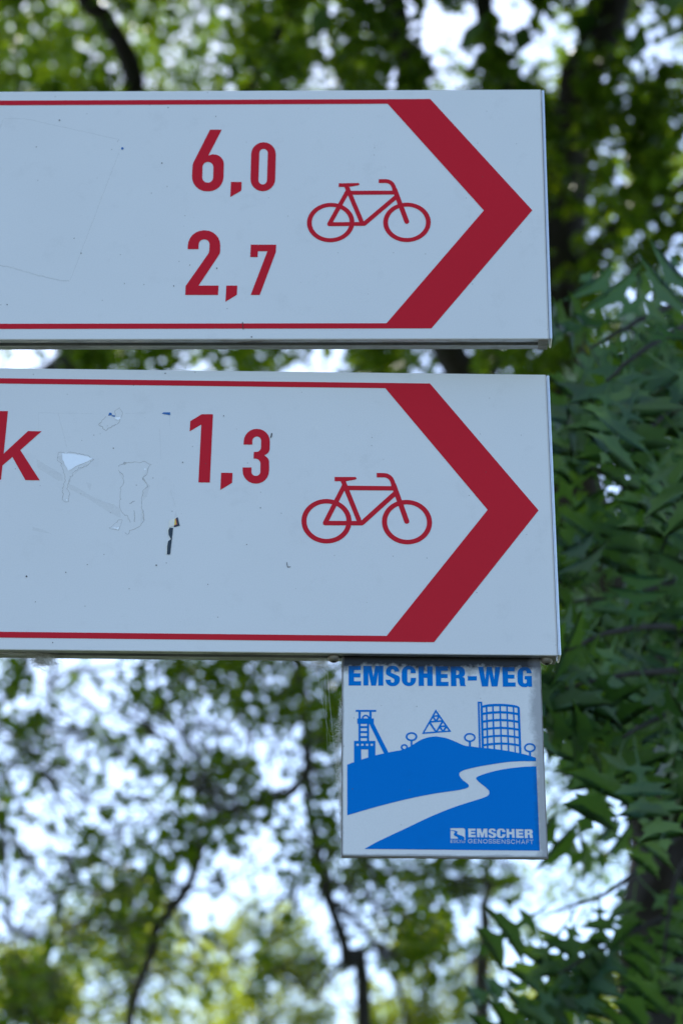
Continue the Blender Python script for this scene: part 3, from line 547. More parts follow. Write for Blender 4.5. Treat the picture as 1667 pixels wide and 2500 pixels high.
  ('-', [(-150.26,-201.12),(-144.89,-201.06),(-144.9,-207.58),(-150.21,-209.32)]),
  ('+', [(-18.93,-213.32),(-21.73,-213.47),(-24.49,-213.6),(-27.31,-213.77),(-30.28,-214.03),(-33.51,-214.4),(-36.92,-214.85),(-40.32,-215.36),(-43.52,-215.93),(-46.53,-216.57),(-49.43,-217.29),(-52.14,-218.03),(-54.58,-218.74),(-56.76,-219.43),(-58.71,-220.12),(-60.39,-220.78),(-61.77,-221.39),(-62.86,-221.91),(-63.66,-222.36),(-64.16,-222.83),(-64.34,-223.4),(-64.15,-224.09),(-63.61,-224.86),(-62.83,-225.71),(-61.89,-226.64),(-60.68,-227.73),(-59.18,-228.94),(-57.7,-230.16),(-56.53,-231.24),(-55.72,-232.15),(-55.12,-232.95),(-54.76,-233.71),(-54.64,-234.48),(-54.71,-235.26),(-54.96,-236.03),(-55.57,-236.81),(-56.69,-237.63),(-58.37,-238.45),(-60.54,-239.28),(-63.12,-240.17),(-66.05,-241.2),(-69.42,-242.36),(-73.22,-243.62),(-77.28,-245.01),(-81.42,-246.55),(-85.6,-248.25),(-89.92,-250.1),(-94.36,-252.08),(-98.95,-254.21),(-103.71,-256.54),(-108.64,-259.04),(-113.64,-261.62),(-118.59,-264.15),(-123.71,-266.72),(-128.98,-269.35),(-133.93,-271.85),(-138.12,-274.03),(-141.24,-275.76),(-143.59,-277.17),(-145.65,-278.45),(-147.85,-279.8),(-18.62,-279.87)]),
  ('-', [(-84.32,-262.97),(-74.8,-262.87),(-74.42,-262.92),(-74.06,-263.07),(-73.76,-263.32),(-73.52,-263.64),(-73.38,-264.01),(-73.33,-264.42),(-73.33,-272.22),(-74.33,-272.23),(-73.94,-271.37),(-73.96,-270.88),(-74.06,-270.4),(-74.32,-269.97),(-74.74,-269.55),(-75.32,-269.12),(-76.11,-268.71),(-77.29,-268.31),(-78.42,-267.95),(-79.09,-267.67),(-79.45,-267.4),(-79.48,-267.1),(-79.32,-266.79),(-79.08,-266.42),(-78.89,-266.05),(-79,-265.73),(-79.3,-265.44),(-79.81,-265.18),(-80.45,-264.96),(-81.07,-264.79),(-81.84,-264.66),(-82.99,-264.61),(-84.28,-264.59)]),
  ('-', [(-84.28,-265),(-83.39,-265.03),(-82.54,-265.11),(-81.83,-265.32),(-81.28,-265.58),(-80.99,-265.82),(-80.89,-266.07),(-80.97,-266.35),(-81.18,-266.68),(-81.5,-267.11),(-81.78,-267.54),(-81.83,-267.92),(-81.72,-268.28),(-81.44,-268.64),(-80.99,-269),(-80.3,-269.37),(-79.61,-269.72),(-79.19,-270.01),(-78.93,-270.32),(-78.84,-270.74),(-78.83,-271.18),(-84.32,-271.23)]),
  ('-', [(-71.12,-263.15),(-65.66,-263.1),(-65.7,-264.81),(-69.07,-264.85),(-69.09,-265.7),(-65.88,-265.67),(-65.91,-267.14),(-69,-267.17),(-69.02,-268.15),(-65.54,-268.11),(-65.58,-269.87),(-71.03,-269.93)]),
  ('-', [(-64.73,-263.09),(-61.71,-263.06),(-60.76,-267.09),(-59.73,-263.04),(-56.94,-263.08),(-56.95,-269.93),(-58.85,-269.95),(-58.92,-265.85),(-60.08,-269.96),(-61.57,-269.98),(-62.77,-265.89),(-62.63,-269.94),(-64.58,-269.91)]),
  ('-', [(-50.62,-265.03),(-50.62,-264.99),(-50.75,-264.2),(-51.16,-263.53),(-51.78,-263.09),(-52.53,-262.94),(-54.02,-262.96),(-54.81,-263.13),(-55.48,-263.6),(-55.94,-264.3),(-56.11,-265.13),(-56.12,-265.42),(-56.06,-265.82),(-55.85,-266.15),(-55.54,-266.38),(-53,-267.52),(-52.82,-267.64),(-52.71,-267.83),(-52.67,-268.05),(-52.68,-268.37),(-52.73,-268.6),(-52.86,-268.8),(-53.05,-268.93),(-53.27,-268.98),(-53.61,-268.98),(-53.83,-268.94),(-54.01,-268.81),(-54.13,-268.61),(-54.17,-268.38),(-54.16,-267.96),(-56.32,-267.98),(-56.32,-268.03),(-56.18,-268.88),(-55.74,-269.61),(-55.06,-270.09),(-54.25,-270.25),(-52.61,-270.23),(-51.77,-270.05),(-51.05,-269.55),(-50.56,-268.8),(-50.37,-267.92),(-50.37,-267.58),(-50.45,-267.12),(-50.7,-266.73),(-51.08,-266.49),(-53.67,-265.55),(-53.86,-265.43),(-53.99,-265.23),(-54.03,-265),(-54.02,-264.83),(-53.97,-264.6),(-53.84,-264.4),(-53.65,-264.26),(-53.43,-264.21),(-53.13,-264.21),(-52.91,-264.26),(-52.72,-264.39),(-52.6,-264.58),(-52.56,-264.81),(-52.57,-265.05)]),
  ('-', [(-49.96,-265.46),(-49.77,-264.5),(-49.24,-263.69),(-48.46,-263.14),(-47.55,-262.94),(-45.91,-262.92),(-45.02,-263.1),(-44.27,-263.63),(-43.79,-264.43),(-43.63,-265.37),(-43.64,-265.59),(-45.95,-265.61),(-45.93,-264.78),(-45.96,-264.56),(-46.08,-264.37),(-46.26,-264.24),(-46.47,-264.2),(-46.85,-264.21),(-47.06,-264.25),(-47.25,-264.38),(-47.37,-264.57),(-47.42,-264.8),(-47.52,-268.42),(-47.48,-268.65),(-47.37,-268.84),(-47.19,-268.96),(-46.98,-269),(-46.6,-269),(-46.39,-268.95),(-46.2,-268.82),(-46.08,-268.63),(-46.03,-268.41),(-46,-267.3),(-43.6,-267.28),(-43.61,-267.77),(-43.82,-268.72),(-44.35,-269.52),(-45.12,-270.07),(-46.03,-270.26),(-47.73,-270.28),(-48.62,-270.1),(-49.36,-269.58),(-49.85,-268.79),(-50.01,-267.86)]),
  ('-', [(-42.83,-263.19),(-40.79,-263.17),(-40.81,-265.47),(-38.9,-265.45),(-38.93,-263.15),(-36.88,-263.13),(-36.81,-270.07),(-38.8,-270.09),(-38.82,-267.36),(-40.81,-267.38),(-40.8,-270.11),(-42.8,-270.13)]),
  ('-', [(-35.81,-263.21),(-30.32,-263.26),(-30.33,-264.95),(-33.7,-264.98),(-33.71,-265.89),(-30.59,-265.85),(-30.6,-267.47),(-33.71,-267.5),(-33.69,-268.33),(-30.21,-268.35),(-30.22,-270.1),(-35.79,-270.11)]),
  ('-', [(-29.35,-263.3),(-25.16,-263.25),(-24.45,-263.4),(-23.86,-263.82),(-23.48,-264.45),(-23.36,-265.21),(-23.37,-265.53),(-23.54,-266.16),(-23.98,-266.65),(-24.58,-266.86),(-24.6,-266.86),(-24.11,-267),(-23.8,-267.18),(-23.58,-267.47),(-23.5,-267.85),(-23.48,-269.62),(-23.47,-269.68),(-23.45,-269.74),(-23.41,-269.78),(-23.13,-270.04),(-23.19,-270.18),(-25.49,-270.2),(-25.77,-268.7),(-25.77,-267.94),(-25.82,-267.72),(-25.93,-267.55),(-26.1,-267.43),(-26.31,-267.39),(-27.1,-267.4),(-27.09,-270.22),(-29.41,-270.24)]),
  ('+', [(-27.07,-264.62),(-26.49,-264.61),(-26.21,-264.67),(-25.98,-264.83),(-25.82,-265.07),(-25.77,-265.36),(-25.77,-265.42),(-25.83,-265.72),(-26,-265.99),(-26.25,-266.17),(-26.54,-266.23),(-27.07,-266.24)]),
  ('-', [(-68.12,-272.34),(-68.11,-272.3),(-68.18,-271.91),(-68.4,-271.56),(-68.73,-271.32),(-69.1,-271.25),(-69.92,-271.26),(-70.48,-271.38),(-70.98,-271.73),(-71.32,-272.25),(-71.44,-272.84),(-71.45,-273.03),(-71.35,-273.61),(-71.03,-274.12),(-70.55,-274.46),(-69.99,-274.57),(-69.65,-274.57),(-69.09,-274.45),(-68.59,-274.1),(-68.25,-273.58),(-68.13,-272.99),(-68.13,-272.9),(-68.61,-272.9),(-68.62,-272.95),(-68.71,-273.38),(-68.94,-273.73),(-69.27,-273.97),(-69.69,-274.06),(-69.93,-274.06),(-70.35,-273.98),(-70.67,-273.75),(-70.88,-273.41),(-70.96,-272.97),(-70.96,-272.88),(-70.86,-272.45),(-70.64,-272.1),(-70.3,-271.86),(-69.88,-271.77),(-69.15,-271.76),(-68.93,-271.81),(-68.76,-271.93),(-68.64,-272.11),(-68.6,-272.35),(-68.6,-272.34)]),
  ('-', [(-69.79,-273.3),(-68.14,-273.28),(-68.12,-272.77),(-69.78,-272.79)]),
  ('-', [(-64.91,-271.27),(-67.23,-271.29),(-67.31,-274.61),(-64.99,-274.58),(-64.98,-274.07),(-66.81,-274.09),(-66.76,-271.8),(-64.93,-271.78)]),
  ('-', [(-67.03,-273.2),(-65.2,-273.18),(-65.19,-272.67),(-67.02,-272.69)]),
  ('-', [(-63.58,-274.62),(-63.5,-271.3),(-63.99,-271.3),(-64.06,-274.62)]),
  ('-', [(-61.28,-274.59),(-61.2,-271.28),(-61.69,-271.28),(-61.77,-274.6)]),
  ('-', [(-63.94,-271.45),(-61.73,-274.75),(-61.32,-274.44),(-63.54,-271.15)]),
  ('-', [(-56.95,-272.94),(-57.05,-273.46),(-57.3,-273.92),(-57.68,-274.29),(-58.15,-274.53),(-58.68,-274.62),(-59.19,-274.54),(-59.66,-274.31),(-60.02,-273.95),(-60.25,-273.49),(-60.32,-272.98),(-60.22,-272.47),(-59.97,-272),(-59.59,-271.63),(-59.12,-271.39),(-58.59,-271.3),(-58.08,-271.38),(-57.61,-271.61),(-57.25,-271.97),(-57.02,-272.43)]),
  ('+', [(-57.44,-272.95),(-57.51,-273.3),(-57.69,-273.63),(-57.96,-273.88),(-58.29,-274.05),(-58.66,-274.11),(-59.03,-274.05),(-59.36,-273.9),(-59.62,-273.64),(-59.78,-273.33),(-59.83,-272.97),(-59.76,-272.62),(-59.59,-272.3),(-59.31,-272.04),(-58.98,-271.88),(-58.61,-271.82),(-58.24,-271.87),(-57.91,-272.03),(-57.65,-272.28),(-57.49,-272.6)]),
  ('-', [(-53.69,-272.23),(-53.71,-272.07),(-53.84,-271.69),(-54.15,-271.41),(-54.53,-271.32),(-55.5,-271.33),(-55.81,-271.4),(-56.09,-271.6),(-56.29,-271.89),(-56.36,-272.22),(-56.36,-272.33),(-56.28,-272.71),(-56.02,-273.03),(-55.67,-273.17),(-54.55,-273.3),(-54.36,-273.37),(-54.26,-273.5),(-54.21,-273.7),(-54.21,-273.7),(-54.25,-273.88),(-54.33,-274),(-54.46,-274.09),(-54.62,-274.12),(-55.5,-274.13),(-55.67,-274.1),(-55.8,-274.01),(-55.88,-273.88),(-55.91,-273.7),(-55.91,-273.69),(-56.39,-273.7),(-56.39,-273.76),(-56.34,-274.08),(-56.16,-274.38),(-55.88,-274.58),(-55.56,-274.64),(-54.59,-274.63),(-54.28,-274.57),(-53.99,-274.37),(-53.8,-274.07),(-53.73,-273.75),(-53.73,-273.64),(-53.81,-273.25),(-54.07,-272.93),(-54.42,-272.8),(-55.54,-272.66),(-55.72,-272.59),(-55.83,-272.46),(-55.87,-272.26),(-55.87,-272.26),(-55.83,-272.09),(-55.75,-271.96),(-55.63,-271.88),(-55.46,-271.84),(-54.6,-271.83),(-54.39,-271.88),(-54.26,-272),(-54.19,-272.21),(-54.18,-272.31)]),
  ('-', [(-50.56,-272.24),(-50.58,-272.08),(-50.71,-271.71),(-51.02,-271.42),(-51.39,-271.33),(-52.37,-271.34),(-52.68,-271.41),(-52.96,-271.61),(-53.16,-271.91),(-53.23,-272.23),(-53.23,-272.34),(-53.15,-272.72),(-52.89,-273.04),(-52.54,-273.18),(-51.42,-273.31),(-51.23,-273.38),(-51.13,-273.51),(-51.08,-273.72),(-51.08,-273.71),(-51.12,-273.89),(-51.2,-274.01),(-51.33,-274.1),(-51.49,-274.14),(-52.37,-274.14),(-52.54,-274.11),(-52.67,-274.02),(-52.75,-273.89),(-52.78,-273.71),(-52.78,-273.7),(-53.26,-273.71),(-53.26,-273.77),(-53.21,-274.1),(-53.03,-274.4),(-52.75,-274.59),(-52.44,-274.66),(-51.46,-274.65),(-51.15,-274.58),(-50.86,-274.38),(-50.67,-274.08),(-50.6,-273.76),(-50.6,-273.65),(-50.68,-273.27),(-50.94,-272.95),(-51.29,-272.81),(-52.41,-272.68),(-52.59,-272.61),(-52.7,-272.47),(-52.74,-272.27),(-52.74,-272.27),(-52.7,-272.1),(-52.62,-271.97),(-52.5,-271.89),(-52.33,-271.85),(-51.47,-271.84),(-51.26,-271.89),(-51.13,-272.02),(-51.06,-272.22),(-51.05,-272.32)]),
  ('-', [(-47.47,-271.34),(-50.02,-271.36),(-50.11,-274.68),(-47.56,-274.65),(-47.55,-274.14),(-49.61,-274.16),(-49.55,-271.87),(-47.49,-271.85)]),
  ('-', [(-49.83,-273.27),(-47.77,-273.25),(-47.75,-272.74),(-49.82,-272.76)]),
  ('-', [(-46.27,-274.69),(-46.17,-271.37),(-46.66,-271.38),(-46.75,-274.69)]),
  ('-', [(-43.85,-274.66),(-43.76,-271.35),(-44.25,-271.35),(-44.34,-274.67)]),
  ('-', [(-46.62,-271.53),(-44.3,-274.82),(-43.9,-274.51),(-46.22,-271.22)]),
  ('-', [(-40.36,-272.29),(-40.37,-272.13),(-40.51,-271.75),(-40.81,-271.47),(-41.19,-271.37),(-42.11,-271.38),(-42.42,-271.45),(-42.71,-271.65),(-42.9,-271.95),(-42.97,-272.27),(-42.98,-272.38),(-42.9,-272.77),(-42.64,-273.09),(-42.29,-273.22),(-41.21,-273.35),(-41.03,-273.43),(-40.92,-273.56),(-40.88,-273.76),(-40.88,-273.76),(-40.92,-273.93),(-41,-274.06),(-41.13,-274.14),(-41.29,-274.18),(-42.13,-274.19),(-42.3,-274.15),(-42.42,-274.07),(-42.5,-273.94),(-42.53,-273.76),(-42.53,-273.75),(-43.02,-273.75),(-43.02,-273.81),(-42.97,-274.14),(-42.78,-274.44),(-42.5,-274.64),(-42.19,-274.7),(-41.26,-274.69),(-40.95,-274.62),(-40.66,-274.42),(-40.47,-274.13),(-40.4,-273.8),(-40.39,-273.69),(-40.47,-273.31),(-40.73,-272.99),(-41.08,-272.85),(-42.16,-272.72),(-42.34,-272.65),(-42.45,-272.52),(-42.49,-272.32),(-42.49,-272.32),(-42.45,-272.14),(-42.37,-272.02),(-42.25,-271.93),(-42.08,-271.9),(-41.26,-271.89),(-41.06,-271.94),(-40.92,-272.06),(-40.85,-272.26),(-40.84,-272.37)]),
  ('-', [(-36.72,-272.47),(-36.72,-272.43),(-36.78,-272.04),(-36.99,-271.69),(-37.32,-271.46),(-37.69,-271.39),(-38.28,-271.39),(-38.81,-271.51),(-39.29,-271.84),(-39.62,-272.34),(-39.75,-272.9),(-39.76,-273.23),(-39.67,-273.79),(-39.37,-274.28),(-38.91,-274.6),(-38.38,-274.71),(-37.79,-274.7),(-37.41,-274.62),(-37.07,-274.38),(-36.84,-274.03),(-36.75,-273.64),(-36.75,-273.6),(-37.24,-273.6),(-37.24,-273.59),(-37.29,-273.83),(-37.41,-274.02),(-37.59,-274.14),(-37.82,-274.19),(-38.32,-274.2),(-38.7,-274.12),(-39,-273.9),(-39.2,-273.58),(-39.27,-273.17),(-39.26,-272.95),(-39.17,-272.54),(-38.95,-272.21),(-38.64,-271.99),(-38.25,-271.9),(-37.75,-271.9),(-37.52,-271.94),(-37.35,-272.06),(-37.24,-272.25),(-37.21,-272.49),(-37.2,-272.48)]),
  ('-', [(-35.37,-274.73),(-35.27,-271.42),(-35.76,-271.42),(-35.86,-274.74)]),
  ('-', [(-33.12,-274.71),(-33.02,-271.39),(-33.51,-271.4),(-33.61,-274.72)]),
  ('-', [(-35.57,-273.33),(-33.32,-273.31),(-33.31,-272.8),(-35.56,-272.82)]),
  ('-', [(-31.8,-274.84),(-30.73,-271.94),(-29.84,-274.82),(-29.38,-274.63),(-30.69,-270.91),(-32.25,-274.66)]),
  ('-', [(-31.51,-273.77),(-30.06,-273.75),(-30.04,-273.24),(-31.49,-273.25)]),
  ('-', [(-26.24,-271.43),(-28.45,-271.45),(-28.56,-274.77),(-28.07,-274.76),(-27.98,-271.96),(-26.26,-271.94)]),
  ('-', [(-28.27,-273.37),(-26.55,-273.35),(-26.53,-272.84),(-28.25,-272.85)]),
  ('-', [(-25.8,-271.98),(-23.13,-271.95),(-23.11,-271.44),(-25.78,-271.46)]),
  ('-', [(-24.7,-271.71),(-24.8,-274.77),(-24.31,-274.76),(-24.21,-271.7)]),
  ('-', [(-82.55,-271.9),(-84.29,-271.91),(-84.33,-274.45),(-82.6,-274.43),(-82.59,-273.99),(-83.91,-274.01),(-83.88,-272.35),(-82.56,-272.34)]),
  ('-', [(-84.11,-273.4),(-82.79,-273.39),(-82.78,-272.95),(-84.1,-272.96)]),
  ('-', [(-80.02,-272.72),(-80.02,-272.69),(-80.07,-272.39),(-80.23,-272.12),(-80.49,-271.94),(-80.77,-271.88),(-81.17,-271.88),(-81.55,-271.97),(-81.9,-272.21),(-82.14,-272.58),(-82.22,-272.98),(-82.23,-273.34),(-82.16,-273.74),(-81.94,-274.1),(-81.6,-274.34),(-81.21,-274.42),(-81.08,-274.42),(-80.7,-274.33),(-80.35,-274.09),(-80.11,-273.72),(-80.03,-273.32),(-80.02,-273.14),(-80.44,-273.14),(-80.44,-273.28),(-80.5,-273.56),(-80.64,-273.77),(-80.85,-273.92),(-81.12,-273.98),(-81.16,-273.98),(-81.43,-273.93),(-81.63,-273.78),(-81.76,-273.57),(-81.81,-273.29),(-81.81,-273.02),(-81.75,-272.74),(-81.61,-272.53),(-81.4,-272.38),(-81.13,-272.32),(-80.82,-272.32),(-80.66,-272.35),(-80.54,-272.44),(-80.46,-272.56),(-80.43,-272.73),(-80.43,-272.72)]),
  ('-', [(-81.13,-273.48),(-80.03,-273.47),(-80.02,-273.03),(-81.12,-273.04)]),
  ('-', [(-79.54,-271.87),(-79.58,-274.4),(-78.08,-274.39),(-78.07,-273.95),(-79.16,-273.96),(-79.12,-271.86)]),
  ('-', [(-78.07,-271.92),(-77.18,-274.82),(-76.18,-271.9),(-76.58,-271.77),(-77.17,-273.94),(-77.67,-271.78)]),
  ('-', [(-75.7,-273.17),(-75.31,-273.17),(-75.22,-273.18),(-75.17,-273.22),(-75.13,-273.28),(-75.11,-273.37),(-75.12,-273.83),(-75.14,-273.92),(-75.18,-273.98),(-75.24,-274.02),(-75.33,-274.04),(-75.57,-274.05),(-75.54,-272.85),(-75.85,-272.85),(-75.88,-274.36),(-75.3,-274.36),(-75.13,-274.32),(-74.97,-274.21),(-74.86,-274.04),(-74.82,-273.86),(-74.81,-273.34),(-74.84,-273.16),(-74.95,-272.99),(-75.1,-272.88),(-75.27,-272.85),(-75.7,-272.85)]),
  ('-', [(-73.41,-272.83),(-74.34,-272.84),(-74.37,-274.35),(-73.44,-274.34),(-73.44,-274.02),(-74.06,-274.03),(-74.04,-273.15),(-73.42,-273.15)]),
  ('-', [(-74.21,-273.75),(-73.58,-273.75),(-73.57,-273.43),(-74.2,-273.43)]),
 ],
 'foil': [
  ('+', [(-388.24,46.39),(-384.68,46.25),(-377.94,45.8),(-371.56,44.62),(-367.55,43.5),(-363.9,41.56),(-367.34,39.44),(-370.41,37.87),(-374.26,36.2),(-377.31,34.54),(-379.93,32.08),(-382.61,30.7),(-383.7,33.2),(-385.67,36.05),(-386.38,38.74),(-387.74,40.52)]),
  ('+', [(-349.16,79.74),(-345.59,79.97),(-343.62,80.46),(-343.15,78.9),(-345.3,77.31),(-347.11,78.39)]),
  ('+', [(-345.54,-19.78),(-342.46,-19.12),(-342.8,-20.18),(-339.99,-18.83),(-340.32,-21.55),(-343.18,-20.45)]),
  ('+', [(-320.99,32.86),(-321.22,32.22),(-321.82,31.95),(-322.44,32.21),(-322.72,32.84),(-322.5,33.48),(-321.89,33.75),(-321.27,33.49)]),
  ('+', [(-381.43,4.41),(-381.62,3.85),(-382.16,3.61),(-382.73,3.83),(-382.99,4.39),(-382.79,4.96),(-382.25,5.2),(-381.69,4.98)]),
 ],
 'sticker_blue': [
  ('+', [(-352.57,84.29),(-350.81,84.04),(-350.47,82.02),(-353.47,81.52)]),
  ('+', [(-350.49,82.48),(-349.48,81.39),(-348.42,82.41),(-348,80.4),(-350.42,81.1)]),
  ('+', [(-309.13,85.17),(-303.87,85.24),(-303.77,82.66),(-310.44,83.95)]),
 ],
 'sticker_dark': [
  ('+', [(-300.46,-19.2),(-297.65,-19.25),(-299.13,-42.52),(-301.6,-42.55),(-301.72,-35.35),(-301.1,-31),(-299,-29.23),(-301.01,-25.33),(-301.31,-21.4)]),
  ('+', [(-295.63,-10.63),(-294.41,-9.73),(-292.59,-17.26),(-296.97,-18.72),(-297.02,-17.49),(-294.64,-16.5)]),
 ],
 'sticker_white': [
  ('+', [(-301.01,-12.63),(-296.1,-10.63),(-296.18,-16.96),(-301.39,-19.13)]),
  ('+', [(-302.35,-20.54),(-300.45,-19.38),(-301.31,-21.4),(-299.02,-28.71),(-301.27,-30.83),(-301.75,-42.55),(-302.68,-42.56),(-301.92,-31.88),(-299.7,-29.06),(-301.83,-24.03)]),
 ],
 'sticker_yellow': [
  ('+', [(-296.7,-11.35),(-296,-11.07),(-295.2,-16.07),(-296.81,-16.7)]),
 ],
 'sticker_red': [
  ('+', [(-296.01,-10.99),(-295.55,-10.8),(-294.49,-16.41),(-296.95,-17.32),(-296.89,-16.79),(-295.12,-16.07)]),
 ],
 'residue': [
  ('+', [(-391.25,47.03),(-389.57,47.3),(-388.36,47.16),(-387.48,47.18),(-385.3,45.55),(-383.35,47.3),(-382.08,47.45),(-380.41,47.17),(-378.81,47),(-377.27,46.71),(-376.12,45.59),(-374.53,46.25),(-373.4,45.51),(-371.21,45.6),(-370.6,44.71),(-369.39,45.03),(-367.7,44.64),(-366.15,43.29),(-365.69,41.94),(-363.2,41.34),(-363.95,40.07),(-365.36,39.56),(-366.25,37.75),(-367.31,36.46),(-368.56,35.24),(-370.21,35.36),(-371.29,33.88),(-372.97,33.71),(-374.36,33.69),(-375.54,31.54),(-377.23,30.97),(-378.31,29.25),(-379.57,28.6),(-379.16,26.36),(-381.04,25.73),(-380.75,24.32),(-381.55,22.74),(-381.75,21.54),(-381.62,19.56),(-382.68,18.69),(-382.1,15.96),(-383.14,14.61),(-381.74,13),(-380.72,10.98),(-380.29,10.13),(-381.03,8.06),(-380.72,6.13),(-381.38,5.54),(-380.88,3.26),(-381.74,2.99),(-383.31,2.85),(-384.55,3.73),(-385.65,5.31),(-385.63,6.64),(-385.39,7.41),(-384.84,9.67),(-386.19,12.12),(-385.32,13.69),(-386.08,14.79),(-384.75,17.52),(-385.43,18.92),(-384.94,19.82),(-384.03,21.95),(-384.74,23.52),(-384.47,24.96),(-385.12,27.65),(-386.12,29.25),(-385.85,30.38),(-387.05,32.71),(-387.36,34.34),(-388.53,35.5),(-388.08,37.28),(-390.3,39.22),(-391.36,39.84),(-391.69,41.36),(-391.36,43.24),(-391.28,45.94),(-391.1,47.2),(-391.49,47.3),(-391.68,46.01),(-391.76,43.32),(-392.09,41.38),(-391.7,39.55),(-390.5,38.84),(-388.54,37.13),(-388.98,35.36),(-387.71,34.11),(-387.42,32.56),(-386.27,30.34),(-386.55,29.19),(-385.48,27.47),(-384.87,24.97),(-385.16,23.48),(-384.47,21.97),(-385.29,20.05),(-385.88,18.95),(-385.19,17.55),(-386.55,14.77),(-385.8,13.68),(-386.65,12.14),(-385.26,9.62),(-385.77,7.56),(-386.02,6.74),(-386.05,5.18),(-384.8,3.4),(-383.4,2.39),(-381.66,2.55),(-380.41,2.94),(-380.94,5.36),(-380.29,5.93),(-380.63,7.99),(-379.85,10.14),(-380.38,11.18),(-381.43,13.26),(-382.6,14.61),(-381.68,15.82),(-382.24,18.49),(-381.21,19.33),(-381.36,21.49),(-381.18,22.57),(-380.33,24.23),(-380.58,25.41),(-378.7,26.04),(-379.13,28.33),(-378.04,28.89),(-376.98,30.58),(-375.27,31.15),(-374.13,33.25),(-372.93,33.26),(-371.08,33.45),(-370.02,34.9),(-368.41,34.78),(-367.03,36.13),(-365.92,37.48),(-365.08,39.18),(-363.69,39.68),(-362.54,41.64),(-365.4,42.33),(-365.82,43.57),(-367.55,45.07),(-369.41,45.49),(-370.46,45.22),(-371.04,46.06),(-373.32,45.97),(-374.51,46.74),(-376.06,46.11),(-377.11,47.14),(-378.78,47.45),(-380.39,47.62),(-382.09,47.9),(-383.52,47.73),(-385.34,46.1),(-387.38,47.63),(-388.37,47.61),(-389.6,47.76),(-391.33,47.47)]),
  ('+', [(-342.45,34.8),(-342.42,35.82),(-341.84,36.41),(-340.04,37.19),(-338.84,37.26),(-337.29,38.23),(-336.71,38.04),(-334.66,38.58),(-332.7,38.36),(-331.19,38.99),(-330.25,39.24),(-328.77,39),(-327.31,38.49),(-325,38.6),(-323.9,39.85),(-322.45,39.8),(-320.98,38.78),(-318.94,37.32),(-317.56,37.25),(-318.45,36.34),(-319.36,34.73),(-319.93,32.49),(-320.15,29.95),(-320.51,28.08),(-321.9,26.89),(-323.57,25.32),(-323.38,23.46),(-321.76,21.84),(-321.01,21.4),(-320.18,19.8),(-319.8,18.46),(-319.35,17.31),(-320.79,16),(-322.6,14.43),(-323.05,12.71),(-322.65,11.79),(-323.11,9.29),(-323.65,7.17),(-323.53,6.38),(-323.49,3.91),(-323.44,2.61),(-323.28,0.01),(-323.61,-1.48),(-323.06,-2.88),(-321.85,-4.64),(-322.38,-5.73),(-321.39,-7.66),(-321.58,-9.42),(-321.42,-11.17),(-320.89,-12.63),(-321.83,-14.5),(-322.6,-15.32),(-323.11,-17.09),(-324.71,-18.43),(-326.37,-19.31),(-327.06,-20.01),(-328.31,-20.61),(-330.12,-21.29),(-331.64,-21.57),(-332.04,-23.98),(-332.95,-25.05),(-333.65,-25.03),(-335.11,-23.41),(-335.4,-23.75),(-333.82,-25.5),(-332.75,-25.54),(-331.65,-24.22),(-331.27,-22),(-330,-21.75),(-328.15,-21.06),(-326.82,-20.43),(-326.12,-19.72),(-324.48,-18.84),(-322.75,-17.4),(-322.23,-15.6),(-321.48,-14.81),(-320.42,-12.67),(-321,-11.06),(-321.14,-9.44),(-320.95,-7.57),(-321.89,-5.74),(-321.34,-4.61),(-322.69,-2.64),(-323.16,-1.45),(-322.84,-0.05),(-323.01,2.62),(-323.06,3.91),(-323.1,6.41),(-323.21,7.13),(-322.69,9.16),(-322.2,11.84),(-322.58,12.74),(-322.22,14.13),(-320.52,15.61),(-318.82,17.15),(-319.4,18.62),(-319.78,19.98),(-320.71,21.77),(-321.53,22.25),(-322.97,23.69),(-323.12,25.1),(-321.62,26.5),(-320.12,27.79),(-319.72,29.86),(-319.5,32.38),(-318.96,34.51),(-318.11,36.02),(-316.75,37.57),(-318.82,37.8),(-320.76,39.2),(-322.34,40.29),(-324.08,40.36),(-325.2,39.09),(-327.27,38.98),(-328.69,39.48),(-330.28,39.74),(-331.33,39.46),(-332.77,38.86),(-334.71,39.08),(-336.72,38.55),(-337.35,38.76),(-338.98,37.75),(-340.14,37.68),(-342.08,36.85),(-342.85,36.06),(-342.88,34.84)]),
  ('+', [(-343.09,32),(-342.02,30.27),(-341.58,29.42),(-339.76,28.41),(-338.79,26.24),(-339.16,24.31),(-338.5,22.28),(-338.33,20.96),(-338.81,18.9),(-340.02,17.09),(-341.07,15.59),(-340.17,14.19),(-340.79,11.94),(-340.62,11.21),(-340.65,8.49),(-340.63,6.77),(-340,5.68),(-341.08,4.69),(-340.65,2.01),(-340.61,0.58),(-340.8,-0.82),(-340.24,-2.35),(-339.86,-3.43),(-338.58,-5.76),(-337.58,-6.95),(-335.77,-8.89),(-334.48,-8.48),(-333.52,-10.09),(-333.3,-12.27),(-332.61,-12.06),(-331.56,-14.85),(-331.2,-14.7),(-332.39,-11.54),(-332.97,-11.71),(-333.15,-9.95),(-334.33,-7.97),(-335.68,-8.4),(-337.31,-6.64),(-338.27,-5.5),(-339.51,-3.24),(-339.88,-2.2),(-340.4,-0.79),(-340.22,0.54),(-340.26,2.04),(-340.66,4.5),(-339.48,5.57),(-340.24,6.89),(-340.25,8.47),(-340.23,11.25),(-340.38,11.91),(-339.73,14.26),(-340.58,15.56),(-339.71,16.81),(-338.44,18.68),(-337.93,20.92),(-338.12,22.38),(-338.75,24.32),(-338.38,26.28),(-339.48,28.74),(-341.3,29.75),(-341.69,30.51),(-342.77,32.25)]),
